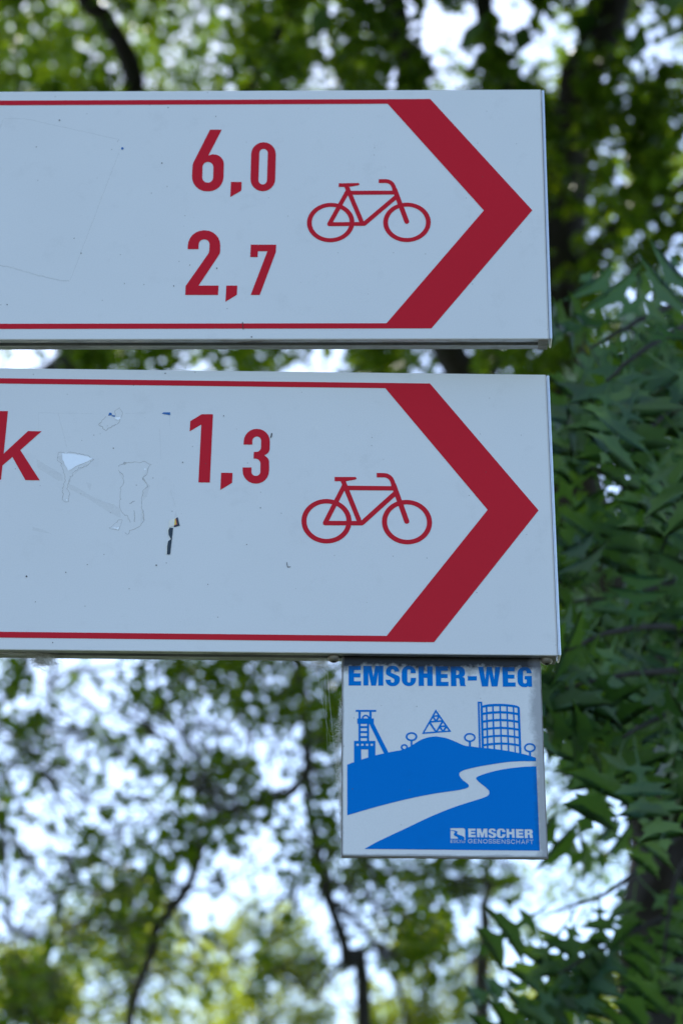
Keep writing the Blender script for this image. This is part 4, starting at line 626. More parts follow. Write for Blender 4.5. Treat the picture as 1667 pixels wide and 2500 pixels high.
  ('+', [(-355.39,81.13),(-355.73,80.16),(-357.63,77.87),(-358.62,77.11),(-358.55,75.85),(-360.02,74.59),(-361.06,73.12),(-359.36,71.6),(-357.56,70.99),(-357.58,69.44),(-356.03,68.5),(-354.51,67.47),(-353.39,68.57),(-352.94,69.81),(-350.06,70.67),(-349.71,71.82),(-347.97,72.11),(-347.4,72.84),(-345.58,73.74),(-344.4,75.08),(-343.82,76.82),(-343.8,78.46),(-342.89,80.06),(-342.39,81.3),(-341.87,82.87),(-342.04,84.98),(-342.8,86.04),(-343.72,87.51),(-344.78,89.35),(-346.81,87.4),(-348.06,86.84),(-348.7,84.87),(-347.63,82.76),(-348.22,81.23),(-347.85,81.03),(-347.18,82.77),(-348.26,84.89),(-347.74,86.48),(-346.6,87),(-344.86,88.67),(-344.04,87.26),(-343.11,85.77),(-342.42,84.81),(-342.27,82.95),(-342.75,81.5),(-343.24,80.29),(-344.2,78.62),(-344.22,76.93),(-344.74,75.34),(-345.82,74.13),(-347.64,73.22),(-348.18,72.54),(-350.02,72.24),(-350.37,71.06),(-353.23,70.2),(-353.73,68.86),(-354.57,68.03),(-355.85,68.89),(-357.18,69.7),(-357.16,71.32),(-359.19,72.02),(-360.49,73.18),(-359.74,74.25),(-358.14,75.62),(-358.21,76.87),(-357.36,77.51),(-355.38,79.89),(-355.02,80.94)]),
  ('+', [(-347.8,-19.99),(-346.02,-19.22),(-345.06,-18.08),(-343.99,-16.73),(-343.33,-15.89),(-341.73,-14.92),(-340.71,-12.89),(-338.88,-12.73),(-337.92,-12.84),(-338.11,-13.91),(-338.81,-16.16),(-338.73,-17.27),(-339.63,-18.84),(-339.73,-19.84),(-340.48,-21.66),(-342.31,-21.03),(-343.33,-21.08),(-345.25,-20.81),(-346.98,-20.29),(-347.77,-19.65),(-347.97,-19.96),(-347.12,-20.65),(-345.3,-21.19),(-343.34,-21.47),(-342.34,-21.43),(-340.29,-22.14),(-339.39,-19.96),(-339.29,-18.99),(-338.37,-17.38),(-338.46,-16.23),(-337.77,-14.02),(-337.49,-12.49),(-338.89,-12.33),(-340.93,-12.51),(-341.99,-14.63),(-343.56,-15.58),(-344.25,-16.46),(-345.32,-17.81),(-346.22,-18.88),(-347.94,-19.62)]),
  ('+', [(-323.41,24.48),(-322.16,23.11),(-321.67,21.51),(-320.24,19.63),(-319.71,20.15),(-321.05,21.9),(-321.56,23.54),(-322.93,25.05)]),
  ('+', [(-332.84,1.55),(-331.31,1.87),(-330.2,3.31),(-328.6,3.83),(-328.82,4.6),(-330.61,4.01),(-331.7,2.6),(-332.99,2.34)]),
  ('+', [(-329.27,-4.27),(-328.73,-6.42),(-329.01,-7.49),(-328.49,-9.13),(-328.34,-11.18),(-328.81,-12.55),(-328.35,-14.38),(-327.75,-14.21),(-328.15,-12.61),(-327.7,-11.31),(-327.88,-9.01),(-328.35,-7.5),(-328.08,-6.45),(-328.67,-4.1)]),
  ('+', [(-341.88,36.28),(-339.04,37.06),(-338.45,38.62),(-337.52,38.43),(-338.18,37.49),(-338.33,36.78),(-337.72,36.58),(-337.59,37.15),(-336.35,38.92),(-338.85,39.43),(-339.5,37.68),(-342.05,36.98)]),
  ('+', [(-372.94,58.38),(-373.11,57.99),(-373.51,57.98),(-373.73,58.37),(-373.55,58.77),(-373.16,58.77)]),
  ('+', [(-371.03,10.14),(-371.2,9.75),(-371.59,9.75),(-371.81,10.13),(-371.63,10.52),(-371.24,10.52)]),
  ('+', [(-347.41,51.46),(-347.59,51.07),(-347.98,51.06),(-348.2,51.45),(-348.02,51.85),(-347.62,51.85)]),
  ('+', [(-403.55,17.01),(-403.72,16.62),(-404.11,16.61),(-404.33,17),(-404.16,17.39),(-403.77,17.39)]),
  ('+', [(-346.97,-6.36),(-347.15,-6.74),(-347.54,-6.75),(-347.75,-6.37),(-347.57,-5.99),(-347.18,-5.98)]),
  ('+', [(-291.99,39.55),(-292.17,39.16),(-292.56,39.15),(-292.78,39.54),(-292.59,39.93),(-292.2,39.94)]),
  ('+', [(-380.44,21.59),(-380.62,21.21),(-381.01,21.2),(-381.23,21.58),(-381.05,21.97),(-380.66,21.98)]),
  ('+', [(-353.18,72.25),(-353.36,71.85),(-353.75,71.85),(-353.97,72.24),(-353.79,72.64),(-353.39,72.64)]),
  ('+', [(-358.6,64.77),(-358.78,64.37),(-359.18,64.37),(-359.39,64.76),(-359.22,65.16),(-358.82,65.16)]),
 ],
 'ghost_lower': [
  ('+', [(-409.09,83.28),(-407.66,83.45),(-406.1,83.13),(-404.93,83.46),(-403.25,83.28),(-402.02,83.31),(-400.44,83.29),(-398.89,83.22),(-397.31,83.08),(-395.99,83.12),(-394.47,83.17),(-393.33,83.14),(-391.71,83.04),(-390.28,83.19),(-388.78,83.02),(-387.36,83.29),(-385.92,83.32),(-384.5,83.26),(-383,82.98),(-381.64,83.24),(-380.17,83.15),(-378.85,83.34),(-377.26,83.17),(-375.82,83.31),(-374.47,83.17),(-372.74,83.2),(-371.44,83.18),(-370.13,83.28),(-368.6,83.2),(-367.14,83.4),(-365.7,83.24),(-365.68,83.69),(-367.16,83.87),(-368.63,83.66),(-370.16,83.74),(-371.47,83.64),(-372.76,83.66),(-374.48,83.63),(-375.84,83.77),(-377.28,83.63),(-378.88,83.8),(-380.2,83.62),(-381.68,83.71),(-383.03,83.45),(-384.48,83.71),(-385.93,83.78),(-387.42,83.75),(-388.82,83.49),(-390.3,83.65),(-391.74,83.5),(-393.34,83.6),(-394.49,83.63),(-396.02,83.58),(-397.32,83.54),(-398.89,83.68),(-400.46,83.75),(-402.04,83.77),(-403.26,83.74),(-404.98,83.93),(-406.13,83.6),(-407.67,83.91),(-409.15,83.74)]),
  ('+', [(-340.18,83.54),(-338.75,83.56),(-337.23,83.58),(-335.96,83.54),(-334.36,83.66),(-332.86,83.96),(-331.43,83.86),(-330.04,84.11),(-328.57,84.37),(-326.9,84.13),(-325.57,84.12),(-324.22,84.36),(-322.66,84.43),(-322.7,84.98),(-324.28,84.91),(-325.62,84.67),(-326.89,84.68),(-328.6,84.92),(-330.13,84.66),(-331.47,84.41),(-332.91,84.52),(-334.44,84.21),(-335.99,84.09),(-337.24,84.13),(-338.77,84.11),(-340.2,84.09)]),
  ('+', [(-409.28,83.56),(-409.51,82.25),(-409.26,79.88),(-409.14,78.32),(-408.96,76.69),(-408.93,74.73),(-408.83,73.06),(-408.9,71.32),(-408.8,69.47),(-408.7,67.92),(-408.38,67.93),(-408.49,69.47),(-408.58,71.3),(-408.52,73.04),(-408.61,74.72),(-408.64,76.69),(-408.83,78.34),(-408.95,79.9),(-409.19,82.21),(-408.96,83.46)]),
  ('+', [(-393.85,83.24),(-393.65,81.6),(-392.86,79.72),(-392.36,78.38),(-392.12,76.48),(-391.69,74.83),(-391.14,73.23),(-390.58,71.6),(-390.13,70.23),(-389.74,68.47),(-389.28,66.67),(-388.91,65.31),(-388.51,63.61),(-387.89,62.05),(-387.39,60.31),(-387.12,58.91),(-386.6,57.02),(-386.38,55.29),(-385.54,53.78),(-385.3,52.27),(-384.75,52.35),(-385.01,53.99),(-385.85,55.49),(-386.06,57.13),(-386.58,59.04),(-386.85,60.44),(-387.37,62.25),(-387.99,63.8),(-388.38,65.46),(-388.74,66.82),(-389.2,68.61),(-389.6,70.39),(-390.06,71.8),(-390.62,73.44),(-391.17,75.01),(-391.57,76.59),(-391.82,78.53),(-392.36,79.96),(-393.11,81.76),(-393.29,83.29)]),
  ('+', [(-311.91,69.67),(-311.64,68.15),(-311.65,66.39),(-311.54,65.02),(-311.29,63.12),(-311.22,61.39),(-311,59.77),(-311.06,57.98),(-310.67,56.43),(-310.54,54.73),(-310.62,52.91),(-310.52,51.3),(-310.35,49.73),(-310.31,48.24),(-309.9,46.46),(-309.89,44.91),(-309.72,43.39),(-309.63,41.57),(-309.23,41.58),(-309.32,43.42),(-309.5,44.93),(-309.51,46.51),(-309.92,48.29),(-309.96,49.75),(-310.13,51.33),(-310.23,52.9),(-310.14,54.73),(-310.28,56.5),(-310.66,58.02),(-310.61,59.78),(-310.83,61.42),(-310.89,63.15),(-311.15,65.06),(-311.25,66.4),(-311.24,68.18),(-311.52,69.74)]),
  ('+', [(-301.15,14.28),(-300.75,12.73),(-300.16,11.03),(-299.67,9.16),(-299.04,7.6),(-298.68,6.24),(-298.35,4.6),(-297.92,2.98),(-297.09,1.07),(-296.7,-0.31),(-296.25,-0.16),(-296.65,1.26),(-297.49,3.16),(-297.9,4.72),(-298.22,6.36),(-298.6,7.78),(-299.23,9.34),(-299.72,11.19),(-300.3,12.89),(-300.7,14.41)]),
  ('+', [(-304.45,82.63),(-304.28,81.06),(-304.12,79.29),(-303.98,77.24),(-303.86,75.6),(-303.85,74.29),(-303.75,72.56),(-303.36,72.57),(-303.45,74.29),(-303.46,75.61),(-303.59,77.26),(-303.72,79.32),(-303.88,81.1),(-304.05,82.68)]),
  ('+', [(-408.44,41.15),(-405.57,39.38),(-387.12,27.05),(-386.02,21.7),(-389.94,21.65),(-407.14,33.07)]),
  ('+', [(-381.95,19.08),(-377.14,17.35),(-359.31,6.03),(-344.98,0.91),(-340.13,-2.57),(-338.94,-11.36),(-350.96,-4.47),(-365.56,5.95),(-380.91,14.63)]),
  ('+', [(-342.91,31.67),(-339.6,28.13),(-338.54,22.33),(-341.54,27.66)]),
  ('+', [(-324.13,25.2),(-320.46,31.52),(-321.06,27.03),(-323.07,22.53)]),
  ('+', [(-319.19,19.9),(-317.16,18.14),(-319.5,8.32),(-322.6,3.85),(-322.42,12.73)]),
  ('+', [(-323.7,-3.24),(-320.89,-4.97),(-320.56,-12.88),(-323.45,-18.18)]),
  ('+', [(-392,43.17),(-388.16,45.03),(-385.23,35.15),(-386.72,33.79)]),
  ('+', [(-367.91,20.6),(-363.13,19.32),(-364.37,13.07)]),
  ('+', [(-407.71,-19.69),(-399.81,-21.78),(-391.8,-25.87),(-398.87,-24.39),(-407.51,-22.75)]),
  ('+', [(-381.39,23.1),(-371.89,36.23),(-365.64,37.21),(-373.22,31.72),(-379.16,25.37),(-382.58,16.39)]),
  ('+', [(-361.22,74.06),(-358.16,76.4),(-358.77,72.72),(-354.57,68.21),(-347.71,74.25),(-346.07,73.35),(-354.52,67.29)]),
  ('+', [(-297.28,-10.39),(-296.33,-4.21),(-294.61,-8.59)]),
 ],
 'ghost_upper': [
  ('+', [(-457.87,96.08),(-454.51,95.98),(-450.89,96.02),(-447.8,96.19),(-444.16,95.69),(-440.94,96),(-438.17,94.89),(-435.11,94.76),(-432.27,93.86),(-429.44,92.94),(-426.52,91.93),(-423.53,91.37),(-420.53,90.3),(-417.97,89.72),(-414.97,88.92),(-412.11,88.09),(-409.01,87.36),(-406.28,86.59),(-403.4,85.99),(-400.31,85.16),(-397.24,84.01),(-394.85,83.31),(-391.81,82.56),(-388.77,82.17),(-385.91,81.05),(-382.83,80.44),(-379.99,79.64),(-377.28,78.8),(-374.09,77.74),(-371.05,76.94),(-368.42,76.11),(-365.77,75.51),(-362.59,74.79),(-359.94,73.93),(-359.86,74.42),(-362.53,75.29),(-365.73,76.01),(-368.36,76.61),(-370.98,77.44),(-374.02,78.24),(-377.2,79.3),(-379.92,80.14),(-382.79,80.94),(-385.84,81.55),(-388.72,82.68),(-391.78,83.07),(-394.79,83.81),(-397.16,84.5),(-400.23,85.65),(-403.36,86.49),(-406.23,87.09),(-408.96,87.86),(-412.06,88.59),(-414.91,89.42),(-417.92,90.23),(-420.47,90.8),(-423.47,91.87),(-426.47,92.44),(-429.37,93.43),(-432.2,94.36),(-435.09,95.27),(-438.13,95.41),(-440.93,96.52),(-444.19,96.21),(-447.83,96.71),(-450.94,96.54),(-454.54,96.5),(-457.9,96.6)]),
  ('+', [(-357.72,60.55),(-358.48,57.32),(-359.44,53.9),(-360.26,50.8),(-360.98,47.6),(-362.16,44.3),(-362.65,40.83),(-363.81,37.7),(-364.43,34.4),(-365.51,30.82),(-366.35,27.72),(-367,24.48),(-367.82,20.89),(-368.76,18.15),(-369.79,14.68),(-370.38,11.34),(-371.24,8.26),(-372.11,5.03),(-372.8,1.76),(-373.61,-1.88),(-374.41,-4.45),(-375.02,-8.02),(-376.25,-11.32),(-376.94,-14.25),(-377.87,-17.38),(-378.56,-20.97),(-379.45,-24.04),(-379.94,-26.92),(-380.99,-30.25),(-382.02,-33.3),(-382.66,-36.75),(-383.56,-39.85),(-384.17,-43.06),(-384.95,-46.24),(-385.8,-49.64),(-386.61,-52.48),(-387.42,-55.43),(-388.37,-58.89),(-389.01,-62.15),(-389.94,-64.73),(-390.73,-68.13),(-390.34,-68.29),(-389.56,-64.92),(-388.62,-62.34),(-387.97,-59.05),(-387.03,-55.61),(-386.22,-52.66),(-385.42,-49.82),(-384.56,-46.41),(-383.78,-43.22),(-383.16,-40.01),(-382.27,-36.92),(-381.63,-33.48),(-380.61,-30.45),(-379.54,-27.08),(-379.05,-24.2),(-378.17,-21.14),(-377.48,-17.55),(-376.55,-14.43),(-375.86,-11.52),(-374.62,-8.2),(-374.02,-4.62),(-373.21,-2.06),(-372.4,1.61),(-371.71,4.86),(-370.85,8.07),(-369.99,11.18),(-369.39,14.51),(-368.37,17.94),(-367.43,20.7),(-366.6,24.32),(-365.95,27.55),(-365.12,30.63),(-364.03,34.23),(-363.41,37.51),(-362.25,40.65),(-361.76,44.12),(-360.59,47.4),(-359.86,50.63),(-359.04,53.7),(-358.08,57.13),(-357.32,60.38)]),
  ('+', [(-450.04,-53.93),(-446.94,-55.02),(-443.64,-55.24),(-440.48,-56.37),(-437.29,-57.2),(-434.61,-58.28),(-431.68,-59.14),(-428.58,-60.5),(-425.58,-61.12),(-422.9,-62.28),(-419.76,-63.24),(-416.78,-64.5),(-413.24,-64.83),(-410.07,-66.13),(-407.42,-66.66),(-403.93,-67.75),(-400.74,-68.46),(-397.5,-69.4),(-394.01,-69.31),(-391.25,-69.41),(-391.3,-68.12),(-394.09,-68.02),(-397.46,-68.11),(-400.59,-67.21),(-403.78,-66.49),(-407.28,-65.4),(-409.89,-64.87),(-413.11,-63.56),(-416.64,-63.22),(-419.53,-62.01),(-422.66,-61.05),(-425.38,-59.86),(-428.38,-59.25),(-431.45,-57.91),(-434.39,-57.04),(-437.09,-55.96),(-440.3,-55.12),(-443.55,-53.95),(-446.85,-53.73),(-449.83,-52.69)]),
  ('+', [(-463.27,75.52),(-462.47,79.56),(-461.32,83.28),(-460.18,87.26),(-459.51,91.19),(-458.41,95.24),(-458.81,95.45),(-459.92,91.38),(-460.59,87.44),(-461.72,83.49),(-462.87,79.75),(-463.67,75.69)]),
  ('+', [(-359.36,71),(-358.75,72.59),(-358.11,73.67),(-358.78,74.28),(-359.46,73.14),(-360.1,71.47)]),
 ],
 'ink_dot': [
  ('+', [(-353.91,64.36),(-354.07,63.55),(-354.61,63.06),(-355.3,63.06),(-355.88,63.56),(-356.14,64.37),(-355.97,65.17),(-355.44,65.66),(-354.75,65.66),(-354.16,65.16)]),
 ],
 'specks_upper': [
  ('+', [(-269.96,-56.89),(-270.21,-57.45),(-270.76,-57.45),(-271.05,-56.89),(-270.8,-56.33),(-270.25,-56.33)]),
  ('+', [(-304.61,-74.09),(-304.82,-74.57),(-305.28,-74.57),(-305.53,-74.09),(-305.32,-73.61),(-304.86,-73.61)]),
  ('+', [(-239.2,-123.22),(-239.48,-123.84),(-240.09,-123.84),(-240.42,-123.22),(-240.13,-122.6),(-239.52,-122.61)]),
  ('+', [(-427.86,66.23),(-428.03,65.81),(-428.43,65.81),(-428.66,66.23),(-428.49,66.66),(-428.09,66.65)]),
  ('+', [(-440.2,-91.88),(-440.4,-92.35),(-440.86,-92.35),(-441.13,-91.88),(-440.94,-91.41),(-440.47,-91.41)]),
  ('+', [(-292.42,-53.7),(-292.6,-54.1),(-292.99,-54.1),(-293.2,-53.7),(-293.02,-53.3),(-292.63,-53.3)]),
  ('+', [(-320.19,49.03),(-320.44,48.44),(-320.99,48.44),(-321.3,49.03),(-321.05,49.62),(-320.49,49.62)]),
  ('+', [(-409.82,94.13),(-410.1,93.45),(-410.74,93.45),(-411.11,94.14),(-410.84,94.82),(-410.19,94.82)]),
  ('+', [(-276.7,97.49),(-276.88,97.06),(-277.28,97.06),(-277.5,97.49),(-277.31,97.92),(-276.91,97.92)]),
  ('+', [(-317.74,107.02),(-317.95,106.5),(-318.44,106.51),(-318.7,107.03),(-318.49,107.54),(-318,107.54)]),
  ('+', [(-389.58,-27.01),(-389.75,-27.42),(-390.15,-27.42),(-390.37,-27.01),(-390.2,-26.6),(-389.81,-26.61)]),
  ('+', [(-345.32,-71.62),(-345.49,-72.02),(-345.88,-72.02),(-346.1,-71.62),(-345.93,-71.22),(-345.54,-71.22)]),
  ('+', [(-382.77,-41.79),(-382.97,-42.27),(-383.44,-42.27),(-383.7,-41.78),(-383.5,-41.3),(-383.03,-41.3)]),
  ('+', [(-247.89,-109.08),(-247.56,-112.3),(-247.04,-116.27),(-246.44,-116.19),(-246.95,-112.23),(-247.28,-109.02)]),
 ],
 'specks_lower': [
  ('+', [(-308.96,-52.11),(-309.23,-52.68),(-309.82,-52.68),(-310.13,-52.12),(-309.86,-51.55),(-309.28,-51.55)]),
  ('+', [(-408.83,-62.94),(-409.12,-63.58),(-409.78,-63.58),(-410.14,-62.96),(-409.86,-62.32),(-409.2,-62.31)]),
  ('+', [(-378.84,-59.16),(-379.03,-59.59),(-379.47,-59.59),(-379.71,-59.17),(-379.52,-58.75),(-379.08,-58.74)]),
  ('+', [(-291.8,39.44),(-292.01,39),(-292.46,38.99),(-292.7,39.43),(-292.49,39.88),(-292.04,39.88)]),
  ('+', [(-268.64,-68.19),(-268.81,-68.55),(-269.17,-68.55),(-269.37,-68.2),(-269.19,-67.85),(-268.83,-67.84)]),
  ('+', [(-347.41,51.54),(-347.61,51.09),(-348.06,51.09),(-348.31,51.53),(-348.11,51.98),(-347.66,51.99)]),
  ('+', [(-362.66,-52.28),(-362.82,-52.64),(-363.18,-52.64),(-363.39,-52.29),(-363.22,-51.94),(-362.86,-51.93)]),
  ('+', [(-400.9,-84.79),(-401.06,-85.14),(-401.42,-85.14),(-401.63,-84.8),(-401.47,-84.45),(-401.11,-84.45)]),
  ('+', [(-229.22,-0.67),(-229.43,-1.11),(-229.88,-1.11),(-230.11,-0.68),(-229.89,-0.24),(-229.45,-0.24)]),
  ('+', [(-239.39,-33.2),(-239.57,-33.56),(-239.94,-33.56),(-240.13,-33.21),(-239.95,-32.85),(-239.59,-32.84)]),
  ('+', [(-385.46,-118.97),(-385.65,-119.38),(-386.09,-119.39),(-386.32,-118.98),(-386.13,-118.57),(-385.7,-118.56)]),
  ('+', [(-260.33,82.51),(-260.55,82.05),(-261,82.04),(-261.24,82.49),(-261.02,82.95),(-260.57,82.96)]),
  ('+', [(-308.68,121.63),(-308.89,121.16),(-309.35,121.15),(-309.6,121.61),(-309.39,122.08),(-308.93,122.08)]),
  ('+', [(-222.39,67.1),(-222.55,65.24),(-223.06,63.02),(-222.19,62.75),(-221.66,65.04),(-221.49,66.99)]),
  ('+', [(-208.43,-48.44),(-208.14,-50.47),(-207.59,-52.75),(-206.17,-52.6),(-205.19,-52.37),(-205.28,-51.89),(-206.24,-52.12),(-207.26,-52.22),(-207.71,-50.37),(-208,-48.37)]),
 ],
}

# ------------------------------------------------------------------ ground
def ground():
    mt, nt, b = nodes_mat('meadow_ground')
    tc = N(nt, 'ShaderNodeTexCoord')
    n1 = noise(nt, tc.outputs['Object'], 0.6, 6)
    n2 = noise(nt, tc.outputs['Object'], 14, 6)
    c = mixc(nt, n1, (0.04, 0.07, 0.02), (0.07, 0.085, 0.03))
    c = mixc(nt, n2, c, (0.06, 0.07, 0.025))
    nt.links.new(c, b.inputs['Base Color'])
    b.inputs['Roughness'].default_value = 0.95
    bp = N(nt, 'ShaderNodeBump', Strength=0.6, Distance=0.05)
    nt.links.new(n2, bp.inputs['Height'])
    nt.links.new(bp.outputs[0], b.inputs['Normal'])
    s = 600
    n = 40
    xs = np.sign(np.linspace(-1, 1, n)) * np.abs(np.linspace(-1, 1, n)) ** 2 * s
    V = [(x, y, 0.0) for y in xs for x in xs]
    F = [(j * n + i, j * n + i + 1, (j + 1) * n + i + 1, (j + 1) * n + i) for j in range(n - 1) for i in range(n - 1)]
    mesh_obj('ground', V, F, mt, kind='structure', label='grassy ground under the trees')
    mt2, nt, b = nodes_mat('path_asphalt')
    tc = N(nt, 'ShaderNodeTexCoord')
    c = mixc(nt, noise(nt, tc.outputs['Object'], 60, 6), (0.05, 0.05, 0.052), (0.085, 0.085, 0.085))
    nt.links.new(c, b.inputs['Base Color'])
    b.inputs['Roughness'].default_value = 0.95
    mesh_obj('path', [(-80, -3.2, 0.005), (80, -3.2, 0.005), (80, 0.6, 0.005), (-80, 0.6, 0.005)], [(0, 1, 2, 3)], mt2, kind='structure', label='grey asphalt cycle path')


ground()


# ------------------------------------------------------------------ signs
T = 0.0165          # depth of the hollow sign body
LEN = 1.0


def frame_profile():
    """cross-section (y, z) of the body behind the face: grooves along the top and bottom edge"""
    a, g0, g1, b_, h, d = 0.0017, 0.0058, 0.0106, T, 0.1247, 0.007
    return [(a, -h), (g0, -h), (g0, -h + d), (g1, -h + d), (g1, -h), (b_, -h), (b_, h), (g1, h), (g1, h - d), (g0, h - d), (g0, h), (a, h)]


def sign_box(root):
    bm_obj('face_plate', box_bm(-LEN, 0, 0, 0.0016, -0.125, 0.125, 0.0003, 2), M_FACE, root)
    pr = frame_profile()
    n = len(pr)
    L = 0.0 - 0.0006
    V = [(-LEN, y, z) for y, z in pr] + [(L, y, z) for y, z in pr]
    F = [(i, (i + 1) % n, n + (i + 1) % n, n + i) for i in range(n)]
    # end faces as quads: front lip, web, back lip
    for k in (0, n):
        F += [(k + 0, k + 1, k + 2, k + 9, k + 10, k + 11), (k + 2, k + 3, k + 8, k + 9), (k + 3, k + 4, k + 5, k + 6, k + 7, k + 8)]
    bm = bmesh.new()
    vs = [bm.verts.new(v) for v in V]
    for f in F:
        bm.faces.new([vs[i] for i in f])
    bm_obj('frame', bm, M_ALU, root)
    # dark floor strip of the groove
    bm_obj('groove_liner', box_bm(-LEN + 0.01, -0.004, 0.0061, 0.0103, -0.1186, -0.1179), M_ALU_DULL, root)
    # bright edge strip closing the free end
    bm = box_bm(0.0005, 0.0026, -0.0002, T - 0.001, -0.1253, 0.1252, 0.0009, 3)
    bm_obj('edge_strip', bm, M_STRIP, root, smooth=False)
    bm_obj('end_cap', box_bm(-0.0085, -0.0007, 0.0020, T - 0.0004, -0.1256, -0.12485, 0.0002, 1), M_ALU_DULL, root)


def sign_root(name, yaw, tilt, loc, label):
    rot = rot_z(yaw) @ rot_y(-tilt)
    return empty(name, (loc[0], loc[1], loc[2] + CAM_Z), label, 'sign', None, rot), rot


up, R1 = sign_root('cycle_route_sign', -0.0077, -0.0049, (0.13358, 1.63440, 1.13802),
                   'white arrow signboard with red border and numbers 6,0 and 2,7')
lo, R2 = sign_root('cycle_route_sign', 0.0332, 0.0045, (0.13243, 1.66435, 0.87215),
                   'white arrow signboard with red 1,3 and torn sticker remains')
for r in (up, lo):
    sign_box(r)
    print_mesh('arrow_border', PRINT['border'], 0.00025, M_RED, r)
    print_mesh('bicycle_symbol', PRINT['bicycle'], 0.00025, M_RED, r)
print_mesh('distance_digits', PRINT['digits_six_zero'], 0.00025, M_RED, up, label='red number 6,0')
print_mesh('distance_digits', PRINT['digits_two_seven'], 0.00025, M_RED, up, label='red number 2,7')
print_mesh('distance_digits', PRINT['digits_one_three'], 0.00025, M_RED, lo, label='red number 1,3')
print_mesh('place_name_letter', PRINT['letter_k'], 0.00025, M_RED, lo, label='red letter k ending a place name')
print_mesh('sticker_ghost', PRINT['ghost_upper'], 0.0001, M_GHOST_UP, up, label='faint outline of a removed sticker')
print_mesh('ink_dot', PRINT['ink_dot'], 0.0003, M_SBLUE, up)
print_mesh('dirt_specks', PRINT['specks_upper'], 0.0004, M_SPECK, up, kind='stuff')
print_mesh('sticker_ghost', PRINT['ghost_lower'], 0.0001, M_GHOST, lo, label='brownish glue patches of a removed sticker')
print_mesh('sticker_residue', PRINT['residue'], 0.0002, M_RESID, lo, label='dirty torn outlines of peeled stickers')
for layer in PRINT['foil']:
    print_mesh('bare_foil_patch', [layer], 0.00028, M_FOIL, lo, label='shiny bare patch where film was scraped off')
for layer in PRINT['sticker_blue']:
    print_mesh('sticker_scrap', [layer], 0.00034, M_SBLUE, lo, label='small blue sticker scrap')
for layer in PRINT['sticker_dark']:
    print_mesh('sticker_scrap', [layer], 0.0004, M_SDARK, lo, label='dark sticker scrap')
for layer in PRINT['sticker_white']:
    print_mesh('sticker_scrap', [layer], 0.00034, M_SWHITE, lo, label='white torn sticker paper')
print_mesh('sticker_scrap', PRINT['sticker_yellow'], 0.00040, M_SYELL, lo, label='yellow sticker stripe')
print_mesh('sticker_scrap', PRINT['sticker_red'], 0.00044, M_SRED, lo, label='red sticker stripe')
print_mesh('dirt_specks', PRINT['specks_lower'], 0.0005, M_SPECK, lo, kind='stuff')


def screw(u, parent):
    """button-head screw driven up into the groove, head hanging below the edge"""
    prof = [(0.0, -0.0036), (0.0012, -0.0036), (0.0026, -0.0034), (0.0038, -0.0026), (0.0045, -0.0012), (0.0046, 0.0), (0.0046, 0.0006), (0.0022, 0.0007), (0.0022, 0.006)]
    n = 20
    V, F = [], []
    for i, (r, z) in enumerate(prof):
        for k in range(n):
            a = 2 * math.pi * k / n
            V.append((u + r * math.cos(a), 0.0082 + r * math.sin(a), -0.1251 + z))
    for i in range(len(prof) - 1):
        for k in range(n):
            F.append((i * n + k, i * n + (k + 1) % n, (i + 1) * n + (k + 1) % n, (i + 1) * n + k))
    s = mesh_obj('screw', V, F, M_SCREW, parent, smooth=True)
    pts = []
    for k in range(12):
        a = 2 * math.pi * k / 12
        r = 0.0021 if k % 2 == 0 else 0.0013
        pts.append((u + r * math.cos(a), 0.0082 + r * math.sin(a)))
    V = [(x, y, -0.1251 - 0.0039) for x, y in pts] + [(x, y, -0.1251 - 0.0034) for x, y in pts]
    F = [tuple(range(12))[::-1]] + [(k, (k + 1) % 12, 12 + (k + 1) % 12, 12 + k) for k in range(12)]
    mesh_obj('recess', V, F, M_DARK, s)


screw(-0.1712, lo)
screw(-0.0078, lo)

# clamps at the post end (outside the picture)
for r in (up, lo):
    for v in (-0.07, 0.07):
        bm_obj('clamp', box_bm(-1.004, -0.955, T + 0.0005, T + 0.014, v - 0.02, v + 0.02, 0.002), M_ZINC, r)

# plaque hanging in the groove of the lower sign
plq = empty('route_plaque', (0.13243, 1.66435, 0.87215 + CAM_Z), 'square blue and white route plaque EMSCHER-WEG hanging under the lower signboard', 'plaque', None, R2)
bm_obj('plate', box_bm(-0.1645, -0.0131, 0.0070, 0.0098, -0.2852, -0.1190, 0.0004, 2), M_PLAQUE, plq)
bm = box_bm(-0.1650, -0.0126, 0.0074, 0.0102, -0.2858, -0.12495, 0.0002, 1)
bm_obj('backing_plate', bm, M_ALU_DULL, plq)
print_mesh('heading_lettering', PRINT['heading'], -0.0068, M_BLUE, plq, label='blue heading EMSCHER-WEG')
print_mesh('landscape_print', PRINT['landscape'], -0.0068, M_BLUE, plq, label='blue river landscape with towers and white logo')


def tubes(name, paths, r, mat, nseg=3, parent=None, **kw):
    V, F = [], []
    for pts in paths:
        pts = np.asarray(pts, float)
        rr = r if np.ndim(r) else [r] * len(pts)
        base = len(V)
        for i, p in enumerate(pts):
            t = pts[min(i + 1, len(pts) - 1)] - pts[max(i - 1, 0)]
            t /= np.linalg.norm(t) + 1e-9
            a = np.cross(t, (0.3, 0.9, 0.2))
            a /= np.linalg.norm(a) + 1e-9
            b = np.cross(t, a)
            for k in range(nseg):
                th = 2 * math.pi * k / nseg
                V.append(p + rr[i] * (math.cos(th) * a + math.sin(th) * b))
        for i in range(len(pts) - 1):
            for k in range(nseg):
                F.append((base + i * nseg + k, base + i * nseg + (k + 1) % nseg, base + (i + 1) * nseg + (k + 1) % nseg, base + (i + 1) * nseg + k))
    return mesh_obj(name, V, F, mat, parent, **kw)


